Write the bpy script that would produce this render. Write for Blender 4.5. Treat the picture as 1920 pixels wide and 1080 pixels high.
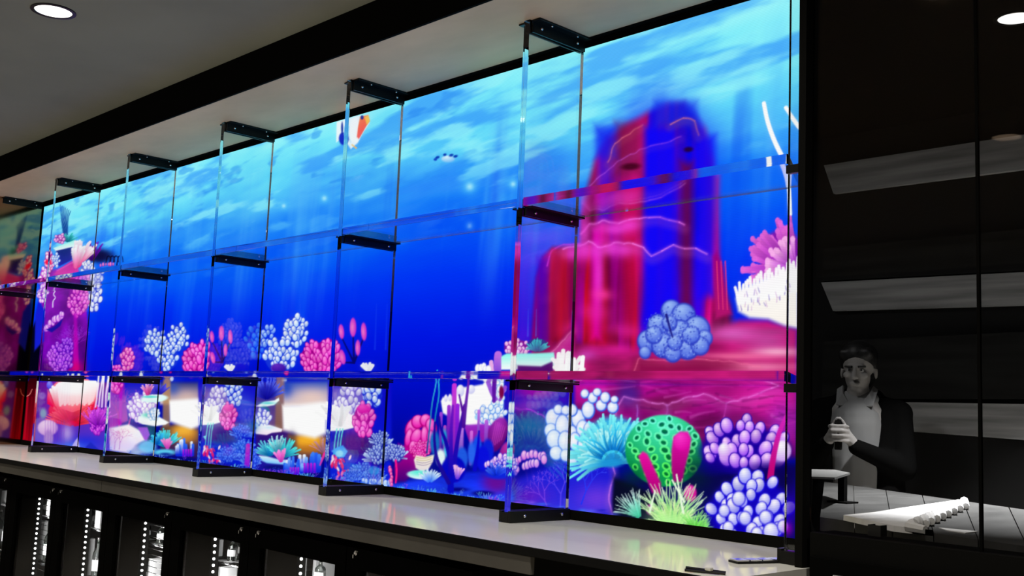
import bpy, bmesh, math, random
import numpy as np
from mathutils import Vector, Matrix

for o in list(bpy.data.objects): bpy.data.objects.remove(o, do_unlink=True)
sc = bpy.context.scene
COL = sc.collection

# ---------------------------------------------------------------- camera
cam_d = bpy.data.cameras.new('camera'); cam = bpy.data.objects.new('camera', cam_d); COL.objects.link(cam)
cam_d.sensor_width = 36.0; cam_d.lens = 37.4027
cam_d.clip_start = .05; cam_d.clip_end = 60
cam.matrix_world = Matrix(((0.694132, 0.056013, 0.717665, 7.069535), (0.718720, -0.109724, -0.686588, -2.872428), (0.040287, 0.992383, -0.116421, 1.323149), (0, 0, 0, 1)))
sc.camera = cam

# ---------------------------------------------------------------- world and exposure
wd = bpy.data.worlds.new('world'); sc.world = wd; wd.use_nodes = True
wd.node_tree.nodes['Background'].inputs[0].default_value = (1.0, .80, .58, 1)
wd.node_tree.nodes['Background'].inputs[1].default_value = .02
sc.view_settings.view_transform = 'Standard'; sc.view_settings.look = 'None'
sc.view_settings.exposure = 0.0; sc.view_settings.gamma = 1.0; sc.view_settings.use_curve_mapping = False
sc.cycles.max_bounces = 20; sc.cycles.glossy_bounces = 18; sc.cycles.diffuse_bounces = 4; sc.cycles.transmission_bounces = 18; sc.cycles.transparent_max_bounces = 12
sc.cycles.blur_glossy = .6

def area_light(name, loc, size, power, col, rot=(0, 0, 0), spread=math.pi):
    d = bpy.data.lights.new(name, 'AREA'); d.shape = 'DISK'; d.size = size; d.energy = power; d.color = col; d.spread = spread
    o = bpy.data.objects.new(name, d); COL.objects.link(o); o.location = loc; o.rotation_euler = rot
    return o

# ---------------------------------------------------------------- helpers
def tag(o, label=None, cat=None, group=None, kind=None):
    if label: o['label'] = label
    if cat: o['category'] = cat
    if group: o['group'] = group
    if kind: o['kind'] = kind
    return o
def empty(name, loc=(0, 0, 0), **k):
    o = bpy.data.objects.new(name, None); COL.objects.link(o); o.location = loc; o.empty_display_size = .1
    return tag(o, **k)
def link(name, me, mat, parent=None, **k):
    if mat is not None:
        me.materials.clear(); me.materials.append(mat)
    o = bpy.data.objects.new(name, me); COL.objects.link(o)
    if parent is not None:
        o.parent = parent
        o.location = -abs_loc(parent)
    return tag(o, **k)
def abs_loc(o):
    v = Vector((0, 0, 0))
    while o is not None: v += o.location; o = o.parent
    return v
class MB:
    """collects shapes in world coordinates; build() links them as one mesh object"""
    def __init__(s): s.bm = bmesh.new()
    def box(s, x0, x1, y0, y1, z0, z1, bev=0.):
        b = bmesh.new(); bmesh.ops.create_cube(b, size=1)
        for v in b.verts: v.co = Vector(((x0+x1)/2+v.co.x*(x1-x0), (y0+y1)/2+v.co.y*(y1-y0), (z0+z1)/2+v.co.z*(z1-z0)))
        if bev: bmesh.ops.bevel(b, geom=b.edges[:], offset=bev, segments=2, affect='EDGES', profile=.5)
        s.join(b); return s
    def cyl(s, p, q, r, r2=None, n=16, cap=True):
        p, q = Vector(p), Vector(q); b = bmesh.new()
        bmesh.ops.create_cone(b, cap_ends=cap, segments=n, radius1=r, radius2=r if r2 is None else r2, depth=(q-p).length)
        m = (q-p).to_track_quat('Z', 'Y').to_matrix().to_4x4(); m.translation = (p+q)/2
        b.transform(m); s.join(b); return s
    def sph(s, c, r, sc=(1, 1, 1), n=12, rot=None):
        b = bmesh.new(); bmesh.ops.create_uvsphere(b, u_segments=n*2, v_segments=n, radius=r)
        m = Matrix.Diagonal((*sc, 1))
        if rot is not None: m = rot.to_4x4() @ m
        m.translation = Vector(c); b.transform(m); s.join(b); return s
    def lathe(s, prof, c, n=20):
        b = bmesh.new(); rings = []
        for r, z in prof: rings.append([b.verts.new((c[0]+r*math.cos(2*math.pi*i/n), c[1]+r*math.sin(2*math.pi*i/n), c[2]+z)) for i in range(n)])
        for a, d in zip(rings, rings[1:]):
            for i in range(n): b.faces.new((a[i], a[(i+1) % n], d[(i+1) % n], d[i]))
        b.faces.new(rings[0][::-1]); b.faces.new(rings[-1]); s.join(b); return s
    def prism(s, pts, z0, z1):
        b = bmesh.new(); lo = [b.verts.new((x, y, z0)) for x, y in pts]; hi = [b.verts.new((x, y, z1)) for x, y in pts]
        b.faces.new(lo[::-1]); b.faces.new(hi); n = len(pts)
        for i in range(n): b.faces.new((lo[i], lo[(i+1) % n], hi[(i+1) % n], hi[i]))
        s.join(b); return s
    def prism_y(s, pts, y0, y1):
        b = bmesh.new(); lo = [b.verts.new((x, y0, z)) for x, z in pts]; hi = [b.verts.new((x, y1, z)) for x, z in pts]
        b.faces.new(lo); b.faces.new(hi[::-1]); n = len(pts)
        for i in range(n): b.faces.new((lo[i], hi[i], hi[(i+1) % n], lo[(i+1) % n]))
        s.join(b); return s
    def join(s, b):
        me = bpy.data.meshes.new('t'); b.to_mesh(me); b.free(); s.bm.from_mesh(me); bpy.data.meshes.remove(me)
    def mesh(s, name, smooth=False):
        bmesh.ops.recalc_face_normals(s.bm, faces=s.bm.faces[:])
        me = bpy.data.meshes.new(name); s.bm.to_mesh(me); s.bm.free()
        if smooth: me.polygons.foreach_set('use_smooth', [True]*len(me.polygons))
        return me
    def build(s, name, mat, parent=None, smooth=False, **k):
        return link(name, s.mesh(name, smooth), mat, parent, **k)
def bx(name, mat, parent, *a, bev=0., **k): return MB().box(*a, bev=bev).build(name, mat, parent, **k)

# ---------------------------------------------------------------- materials
def mat(name):
    m = bpy.data.materials.new(name); m.use_nodes = True; m.node_tree.nodes.clear()
    return m, m.node_tree.nodes, m.node_tree.links
def principled(name, col, rough=.5, spec=.5, metal=0., noise=None, trans=0., ior=1.45, bump=None, emit=None):
    m, N, L = mat(name); o = N.new('ShaderNodeOutputMaterial'); p = N.new('ShaderNodeBsdfPrincipled'); L.new(p.outputs[0], o.inputs[0])
    p.inputs['Base Color'].default_value = (*col, 1); p.inputs['Roughness'].default_value = rough
    p.inputs['Specular IOR Level'].default_value = spec; p.inputs['Metallic'].default_value = metal
    p.inputs['Transmission Weight'].default_value = trans; p.inputs['IOR'].default_value = ior
    if emit: p.inputs['Emission Color'].default_value = (*emit[0], 1); p.inputs['Emission Strength'].default_value = emit[1]
    if noise:                                    # (scale xyz, amount): procedural grain in the colour
        t = N.new('ShaderNodeTexCoord'); mp = N.new('ShaderNodeMapping'); mp.inputs['Scale'].default_value = noise[0]
        n = N.new('ShaderNodeTexNoise'); n.inputs['Scale'].default_value = 1; n.inputs['Detail'].default_value = 6
        r = N.new('ShaderNodeMapRange'); r.inputs['From Min'].default_value = .3; r.inputs['From Max'].default_value = .7; r.inputs['To Min'].default_value = 1-noise[1]; r.inputs['To Max'].default_value = 1+noise[1]
        x = N.new('ShaderNodeMix'); x.data_type = 'RGBA'; x.blend_type = 'MULTIPLY'; x.inputs[0].default_value = 1; x.inputs[6].default_value = (*col, 1)
        L.new(t.outputs['Object'], mp.inputs[0]); L.new(mp.outputs[0], n.inputs['Vector']); L.new(n.outputs['Fac'], r.inputs[0])
        L.new(r.outputs[0], x.inputs[7]); L.new(x.outputs[2], p.inputs['Base Color'])
        if bump:
            b = N.new('ShaderNodeBump'); b.inputs['Strength'].default_value = bump; b.inputs['Distance'].default_value = .004
            L.new(n.outputs['Fac'], b.inputs['Height']); L.new(b.outputs[0], p.inputs['Normal'])
    return m
def two_layer(name, dcol, gcol, rough, fac, noise=None):
    """diffuse body under a tinted polished film of constant strength"""
    m, N, L = mat(name); o = N.new('ShaderNodeOutputMaterial'); d = N.new('ShaderNodeBsdfDiffuse'); g = N.new('ShaderNodeBsdfGlossy'); x = N.new('ShaderNodeMixShader')
    d.inputs[0].default_value = (*dcol, 1); g.inputs[0].default_value = (*gcol, 1); g.inputs['Roughness'].default_value = rough; x.inputs[0].default_value = fac
    if noise:
        t = N.new('ShaderNodeTexCoord'); mp = N.new('ShaderNodeMapping'); mp.inputs['Scale'].default_value = noise[0]; n = N.new('ShaderNodeTexNoise'); n.inputs['Scale'].default_value = 1; n.inputs['Detail'].default_value = 5
        r = N.new('ShaderNodeMapRange'); r.inputs['From Min'].default_value = .3; r.inputs['From Max'].default_value = .7; r.inputs['To Min'].default_value = 1-noise[1]; r.inputs['To Max'].default_value = 1+noise[1]
        q = N.new('ShaderNodeMix'); q.data_type = 'RGBA'; q.blend_type = 'MULTIPLY'; q.inputs[0].default_value = 1; q.inputs[6].default_value = (*dcol, 1)
        L.new(t.outputs['Object'], mp.inputs[0]); L.new(mp.outputs[0], n.inputs['Vector']); L.new(n.outputs['Fac'], r.inputs[0]); L.new(r.outputs[0], q.inputs[7]); L.new(q.outputs[2], d.inputs[0])
    L.new(d.outputs[0], x.inputs[1]); L.new(g.outputs[0], x.inputs[2]); L.new(x.outputs[0], o.inputs[0]); return m
def glass(name, col=(1, 1, 1), ior=1.49, rough=0.):
    m, N, L = mat(name); o = N.new('ShaderNodeOutputMaterial'); g = N.new('ShaderNodeBsdfGlass'); g.inputs[0].default_value = (*col, 1); g.inputs['IOR'].default_value = ior; g.inputs['Roughness'].default_value = rough
    L.new(g.outputs[0], o.inputs[0]); return m
def pane(name, tint, refl=.05, rcol=(1, 1, 1)):
    """thin sheet of tinted glass"""
    m, N, L = mat(name); o = N.new('ShaderNodeOutputMaterial'); t = N.new('ShaderNodeBsdfTransparent'); g = N.new('ShaderNodeBsdfGlossy'); x = N.new('ShaderNodeMixShader')
    t.inputs[0].default_value = (*tint, 1); g.inputs[0].default_value = (*rcol, 1); g.inputs['Roughness'].default_value = .02; x.inputs[0].default_value = refl
    L.new(t.outputs[0], x.inputs[1]); L.new(g.outputs[0], x.inputs[2]); L.new(x.outputs[0], o.inputs[0]); return m
def emission(name, col, s):
    m, N, L = mat(name); o = N.new('ShaderNodeOutputMaterial'); e = N.new('ShaderNodeEmission'); e.inputs[0].default_value = (*col, 1); e.inputs[1].default_value = s
    L.new(e.outputs[0], o.inputs[0]); return m

M = dict(
    black=principled('black_lacquer', (.002, .002, .0019), 1., 0.),
    matte=principled('matte_black', (.0022, .0022, .002), .9, .05),
    bracket=principled('black_anodised_metal', (.004, .004, .004), .35, .25),
    soffit=two_layer('soffit_panel', (.62, .475, .345), (.9, .6, .36), .35, .12, ((1.6, 4, 1), .14)),  # colour noise mildly imitates blotches of reflected light
    ceiling=principled('painted_ceiling', (.19, .198, .175), .9, .1, noise=((1.2, 1.2, 1.2), .12)),
    counter=two_layer('satin_worktop', (.64, .65, .62), (.9, .84, .38), .09, .48, ((.6, 6, 1), .06)),
    edge=principled('counter_edge', (.004, .004, .0038), .8, .05),
    front=principled('counter_front', (.045, .042, .036), .5, .2, noise=((2.5, 1, 1), .3)),
    floor=principled('pale_floor', (.54, .51, .46), .7, .2, noise=((1.5, 1.5, 1.5), .1)),
    wall=principled('dark_wall', (.012, .012, .012), .8, .1),
    mirror=two_layer('bronze_black_glass', (.003, .003, .003), (.38, .20, .115), .09, 1.0),
    acrylic=glass('clear_acrylic', (.985, .99, .99), 1.49),
    chrome=principled('chrome', (.8, .8, .8), .15, .5, 1.),
    steel=principled('brushed_steel', (.55, .55, .55), .28, .5, 1., noise=((3, 3, 90), .2)),
    lamp=emission('lamp_lens', (1, .97, .92), 2.2),
    led=emission('cool_led', (1, 1, 1), 9.),
    white=principled('white_card', (.75, .75, .75), .6, .3),
    grey=principled('grey_card', (.38, .38, .38), .6, .3),
    kraft=principled('kraft_board', (.10, .10, .098), .7, .1),
    bottle=glass('bottle_glass', (.75, .78, .76), 1.45),
    tint=pane('cooler_glass', (.88, .88, .88), .012),
    smoke=pane('smoked_glass', (.75, .75, .75), .03, (.7, .5, .35)),
    wood=principled('grey_oak', (.27, .27, .27), .6, .2, noise=((1.2, 5, 22), .35)),
    darkwood=principled('dark_oak', (.016, .016, .0155), .8, .05, noise=((1.2, 5, 22), .35)),
    tabletop=principled('table_oak', (.045, .045, .044), .45, .3, noise=((14, 3, 3), .35)),
    cloth=principled('white_cloth', (.80, .80, .80), .85, .1, noise=((60, 14, 14), .08)),
    skin=principled('skin', (.30, .285, .275), .5, .35),
    hair=principled('dark_hair', (.012, .012, .012), .5, .3, noise=((120, 120, 30), .5)),
    suit=principled('black_wool', (.004, .004, .004), 1., 0.),
    shirt=principled('white_shirt', (.24, .24, .24), .8, .1),
    phone=principled('phone_body', (.01, .01, .01), .25, .5),
)

# ---------------------------------------------------------------- key levels (metres)
FX = [0.0, 1.1, 2.2, 3.3, 4.4, 5.5]              # acrylic uprights
T = .029                                         # acrylic thickness
YF, YB = -.298, -.006                            # upright front and back
ZS, ZC, ZT = 2.736, 2.907, .95                   # soffit, ceiling, worktop
S1, S2 = 2.051, 1.439                            # undersides of the two shelf levels
XL, XR = -1.03, 5.535                            # end returns of the niche

# ---------------------------------------------------------------- structure
bx('floor', M['floor'], None, -7, 11, -8, 5, -.1, 0, kind='structure')
cl = bx('ceiling', M['ceiling'], None, -7, 11, -8, -.505, ZC, ZC+.08, kind='structure')
bx('soffit', M['soffit'], cl, -7, XR+.02, -.505, -.022, ZS, ZS+.06)
bx('fascia', M['matte'], cl, -7, 11, -.517, -.505, ZS-.001, ZC)
bx('shadow_gap', M['matte'], cl, -7, XR+.02, -.022, .0, ZS-.004, ZS+.06)
wb = bx('wall_back', M['matte'], None, -7, 5.25, .06, .14, 0, ZC, kind='structure')
wl = bx('wall_left', M['mirror'], None, XL-.6, XL, -.50, .05, ZT+.001, ZS-.001, kind='structure')
wr = bx('wall_right', M['matte'], None, XR, XR+.022, -.335, -.29, ZT+.001, ZS-.001, kind='structure')

bx('wall_front', M['wall'], None, -7, 11, -8.1, -8, 0, ZC, kind='structure')
bx('wall_end', M['wall'], None, -7.1, -7, -8, .06, 0, ZC, kind='structure')
bx('wall_entry', M['wall'], None, 11, 11.1, -8, .06, 0, ZC, kind='structure')
# downlights: the lamp sits in a recessed can; its light is part of the fitting
def downlight(x, y, z, label, power, r=.075, spread=2.6, col=(1, .92, .80)):
    t = empty('recessed_downlight', (x, y, z), label=label, cat='light', group='recessed ceiling downlights')
    b = bmesh.new(); n = 32
    R = [(r+.014, 0), (r+.014, -.004), (r, -.005), (r-.003, -.001)]
    rings = [[b.verts.new((x+q*math.cos(2*math.pi*i/n), y+q*math.sin(2*math.pi*i/n), z+h)) for i in range(n)] for q, h in R]
    for a, d in zip(rings, rings[1:]):
        for i in range(n): b.faces.new((a[i], a[(i+1) % n], d[(i+1) % n], d[i]))
    me = bpy.data.meshes.new('trim_ring'); b.to_mesh(me); b.free(); link('trim_ring', me, M['bracket'], t)
    MB().cyl((x, y, z-.0005), (x, y, z-.002), r-.002, n=32).build('lens', M['lamp'], t)
    l = area_light('lamp', (x, y, z-.012), 2*r-.02, power, col, spread=spread); l.parent = t; l.location = (0, 0, -.012)
    return t
LP = 28
downlight(2.63, -1.33, ZC, 'round recessed downlight in the grey ceiling at the upper left', LP)
for x, y, w in ((-1.8, -1.33, 'in the bar row, beyond the left end of the counter'), (.4, -1.33, 'in the bar row, above the leftmost upright'), (5.45, -1.33, 'in the bar row, above the sixth upright'), (7.1, -1.33, 'in the bar row, right of the video wall'),
                (.4, -3.5, 'in the outer row, opposite the leftmost upright'), (2.63, -3.5, 'in the outer row, opposite the third upright'), (4.85, -3.5, 'in the outer row, opposite the fifth upright'), (7.1, -3.5, 'in the outer row, opposite the smoked glass')):
    downlight(x, y, ZC, 'added unseen downlight '+w, LP)  # added lamps out of view, brighten counter, floor and soffit

# ---------------------------------------------------------------- picture shown on the video wall
# The reef picture is painted with numpy in wall coordinates (metres along X, metres of height Z) and
# stored as a colour attribute of the display mesh.
SXL, SXR, SZB, SZT = -1.008, 5.362, 0.985, 2.706
NX, NZ = 1180, 640
_t = np.linspace(0, 1, NX)
_k = 0.60
AX = SXL + (SXR - SXL) * (_t / (1 - _k + _k * _t))          # columns get finer towards the right end
AZ = np.linspace(SZT, SZB, NZ)
IMG = np.zeros((NZ, NX, 3))
AXm, AZm = np.meshgrid(AX, AZ)

def vnoise(x, y, seed=0):
    xi = np.floor(x).astype(np.int64); yi = np.floor(y).astype(np.int64)
    fx = x - xi; fy = y - yi
    fx = fx*fx*(3-2*fx); fy = fy*fy*(3-2*fy)
    def h(a, b):
        n = (a*374761393 + b*668265263 + seed*974634777) & 0x7fffffff
        n = ((n ^ (n >> 13)) * 1274126177) & 0x7fffffff
        return ((n ^ (n >> 16)) & 0xffff) / 65535.0
    return (h(xi, yi)*(1-fx) + h(xi+1, yi)*fx)*(1-fy) + (h(xi, yi+1)*(1-fx) + h(xi+1, yi+1)*fx)*fy

def fbm(x, y, seed=0, o=4):
    s = 0; a = .5
    for i in range(o):
        s = s + a*vnoise(x*2**i, y*2**i, seed+i); a *= .5
    return s

def sst(a, b, x):
    t = np.clip((x-a)/(b-a), 0, 1); return t*t*(3-2*t)

class Fr:
    """local drawing frame on the wall: origin (ox, oz) and the metric size of one drawing unit"""
    def __init__(s, ox, oz, a, b, c, d):
        s.o = (ox, oz); s.m = np.array([[a, b], [c, d]])/1e6; s.i = np.linalg.inv(s.m)
    def win(s, x0, y0, x1, y1):
        c = np.array([(x0, y0), (x1, y0), (x0, y1), (x1, y1)]) @ s.m.T
        X = c[:, 0]+s.o[0]; Z = c[:, 1]+s.o[1]
        i0 = np.searchsorted(AX, X.min())-1; i1 = np.searchsorted(AX, X.max())+1
        dz = (SZT-SZB)/(NZ-1)
        j0 = int((SZT-Z.max())/dz)-1; j1 = int((SZT-Z.min())/dz)+2
        i0 = max(i0, 0); j0 = max(j0, 0); i1 = min(i1, NX); j1 = min(j1, NZ)
        if i1 <= i0 or j1 <= j0: return None
        X = AXm[j0:j1, i0:i1]-s.o[0]; Z = AZm[j0:j1, i0:i1]-s.o[1]
        return (slice(j0, j1), slice(i0, i1)), s.i[0, 0]*X+s.i[0, 1]*Z, s.i[1, 0]*X+s.i[1, 1]*Z

def put(sl, m, col):
    m = m[..., None]
    IMG[sl] = IMG[sl]*(1-m) + np.asarray(col, float)*m

def ell(f, x, y, rx, ry, col, hi=None, rot=0., soft=1., al=1., lx=-.2, ly=-.5):
    R = max(rx, ry)+soft+1
    w = f.win(x-R, y-R, x+R, y+R)
    if w is None: return
    sl, X, Y = w
    c, s = math.cos(rot), math.sin(rot)
    u = ((X-x)*c+(Y-y)*s)/rx; v = (-(X-x)*s+(Y-y)*c)/ry
    r = np.sqrt(u*u+v*v)
    m = 1-sst(1-soft/min(rx, ry), 1+.35*soft/min(rx, ry), r)
    cc = np.asarray(col, float)
    if hi is not None:
        t = np.clip(1-np.sqrt((u-lx)**2+(v-ly)**2)/1.35, 0, 1)[..., None]
        cc = cc*(1-t)+np.asarray(hi, float)*t
    put(sl, m*al, cc)

def glow(f, x, y, rx, ry, col, al=1., p=2.):
    w = f.win(x-2.2*rx, y-2.2*ry, x+2.2*rx, y+2.2*ry)
    if w is None: return
    sl, X, Y = w
    r = ((X-x)/rx)**2+((Y-y)/ry)**2
    put(sl, al*np.exp(-r**(p/2)*1.2), col)

def stroke(f, pts, w0, w1, c0, c1=None, soft=.8, al=1.):
    c1 = c0 if c1 is None else c1
    P = np.array(pts, float); W = max(w0, w1)+soft+1
    for _ in range(2 if len(P) > 3 else 1 if len(P) == 3 else 0):       # round the corners
        Q = np.empty((2*len(P)-2, 2)); Q[0::2] = P[:-1]*.75+P[1:]*.25; Q[1::2] = P[:-1]*.25+P[1:]*.75; Q[0] = P[0]; Q[-1] = P[-1]; P = Q
    w = f.win(P[:, 0].min()-W, P[:, 1].min()-W, P[:, 0].max()+W, P[:, 1].max()+W)
    if w is None: return
    sl, X, Y = w
    L = np.concatenate([[0], np.cumsum(np.hypot(*np.diff(P, axis=0).T))]); T = max(L[-1], 1e-6)
    best = np.full(X.shape, 1e9); bt = np.zeros(X.shape)
    for i in range(len(P)-1):
        d = P[i+1]-P[i]; q = np.clip(((X-P[i, 0])*d[0]+(Y-P[i, 1])*d[1])/max(d@d, 1e-9), 0, 1)
        t = (L[i]+q*(L[i+1]-L[i]))/T
        e = np.hypot(X-P[i, 0]-q*d[0], Y-P[i, 1]-q*d[1])-(w0+(w1-w0)*t)/2
        k = e < best; best = np.where(k, e, best); bt = np.where(k, t, bt)
    m = 1-sst(-soft*.7, soft*.6, best)
    bt = bt[..., None]
    put(sl, m*al, np.asarray(c0, float)*(1-bt)+np.asarray(c1, float)*bt)

def poly(pts, col, soft=.004, col2=None, al=1., axis='z', tex=0., seed=3, ts=(14, 14)):
    """filled outline in wall metres; col at the top (or left), col2 at the bottom (or right)"""
    P = np.array(pts, float)
    f = UNIT
    w = f.win(P[:, 0].min()-2*soft, P[:, 1].min()-2*soft, P[:, 0].max()+2*soft, P[:, 1].max()+2*soft)
    if w is None: return
    sl, X, Y = w
    ins = np.zeros(X.shape, bool); D = np.full(X.shape, 1e9)
    for i in range(len(P)):
        a = P[i]; b = P[(i+1) % len(P)]
        if a[1] != b[1]:
            ins ^= ((a[1] > Y) != (b[1] > Y)) & (X < (b[0]-a[0])*(Y-a[1])/(b[1]-a[1])+a[0])
        d = b-a; q = np.clip(((X-a[0])*d[0]+(Y-a[1])*d[1])/max(d@d, 1e-12), 0, 1)
        D = np.minimum(D, np.hypot(X-a[0]-q*d[0], Y-a[1]-q*d[1]))
    D = np.where(ins, -D, D)
    m = 1-sst(-soft, soft*.5, D)
    cc = np.asarray(col, float)
    if col2 is not None:
        if axis == 'z': t = (P[:, 1].max()-Y)/(np.ptp(P[:, 1])+1e-9)
        else: t = (X-P[:, 0].min())/(np.ptp(P[:, 0])+1e-9)
        t = np.clip(t, 0, 1)[..., None]
        cc = cc*(1-t)+np.asarray(col2, float)*t
    if tex:
        cc = cc*(1+tex*(2*fbm(X*ts[0], Y*ts[1], seed)-.94))[..., None]
    put(sl, m*al, cc)

UNIT = Fr(0, 0, 1e6, 0, 0, 1e6)

def bulbs(f, x, y, rx, ry, sz, dark, mid, hi, seed=1, asp=1.35, lean=.5, bg=True, dens=1.):
    rg = random.Random(seed)
    if bg: ell(f, x, y, rx, ry, dark, soft=2)
    pts = []
    st = sz*1.62/dens
    n = 0; yy = -ry
    while yy <= ry:
        xx = -rx+(n % 2)*st*.5
        while xx <= rx:
            px, py = xx+rg.uniform(-.3, .3)*st, yy+rg.uniform(-.3, .3)*st
            if (px/rx)**2+(py/ry)**2 < 1.0: pts.append((px, py))
            xx += st
        yy += st*.95; n += 1
    rg.shuffle(pts)
    pts.sort(key=lambda q: -abs(q[0]/rx)*.6+q[1]/ry*.25)
    for px, py in pts:
        s = sz*rg.uniform(.78, 1.12); r = math.atan2(px/rx*lean, 1.0)+rg.uniform(-.15, .15)
        ell(f, x+px, y+py, s*.98, s*asp*1.02, dark, rot=r, soft=1.1)
        k = rg.uniform(.9, 1.15)
        ell(f, x+px, y+py-.06*s, s*.80, s*asp*.86, [min(255, c*k) for c in mid], [min(255, c*(.6+.4*k)) for c in hi], rot=r, soft=1.1)

def fan(f, x, y, n, a0, a1, r0, r1, w, cb, ct, seed=1, wob=.2, taper=.6, soft=.8, yr=1., tip=0):
    """fingers that spread from (x, y); angles in degrees, 90 is up"""
    rg = random.Random(seed)
    A = [a0+(a1-a0)*(i+.5)/n+rg.uniform(-.5, .5)*(a1-a0)/n for i in range(n)]
    rg.shuffle(A)
    for a in A:
        a = math.radians(a); L = r1*rg.uniform(.72, 1.05); b = rg.uniform(-wob, wob)
        q = []
        for t in (0, .5, 1.):
            rr = r0+(L-r0)*t; aa = a+b*t*t
            q.append((x+rr*math.cos(aa), y-rr*math.sin(aa)*yr))
        k = rg.uniform(.8, 1.1)
        c0 = [min(255, c*k) for c in cb]; c1 = [min(255, c*(.5+.5*k)) for c in ct]
        stroke(f, q, w, w*taper, c0, c1, soft)
        if tip: ell(f, q[2][0], q[2][1], tip, tip*1.2, c1, ct, soft=.8)

def row(f, pts, sz, dark, mid, hi, n, seed=1, asp=1.6, jit=.5):
    rg = random.Random(seed)
    P = np.array(pts, float)
    for i in range(n):
        t = (i+.5)/n*(len(P)-1); k = min(int(t), len(P)-2); q = P[k]+(P[k+1]-P[k])*(t-k)
        s = sz*rg.uniform(.75, 1.15); dx, dy = rg.uniform(-jit, jit)*sz, rg.uniform(-jit, jit)*sz
        ell(f, q[0]+dx, q[1]+dy, s, s*asp, dark, soft=1.2)
        ell(f, q[0]+dx, q[1]+dy, s*.85, s*asp*.88, mid, hi, soft=1.2)

def twig(f, x, y, L, ang, w, c0, c1, seed=1, depth=4, spread=28, soft=.8):
    rg = random.Random(seed)
    def go(x, y, L, a, w, d):
        a2 = a+rg.uniform(-8, 8)
        x2 = x+L*math.cos(math.radians(a2)); y2 = y-L*math.sin(math.radians(a2))
        t = 1-d/depth; t2 = 1-(d-1)/depth
        mix = lambda t: [p*(1-t)+q*t for p, q in zip(c0, c1)]
        stroke(f, [(x, y), (x2, y2)], w, w*.7, mix(t), mix(t2), soft)
        if d > 1:
            for s in (-1, 1):
                go(x2, y2, L*rg.uniform(.6, .85), a2+s*rg.uniform(.4, 1)*spread, w*.7, d-1)
    go(x, y, L, ang, w, depth)

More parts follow.
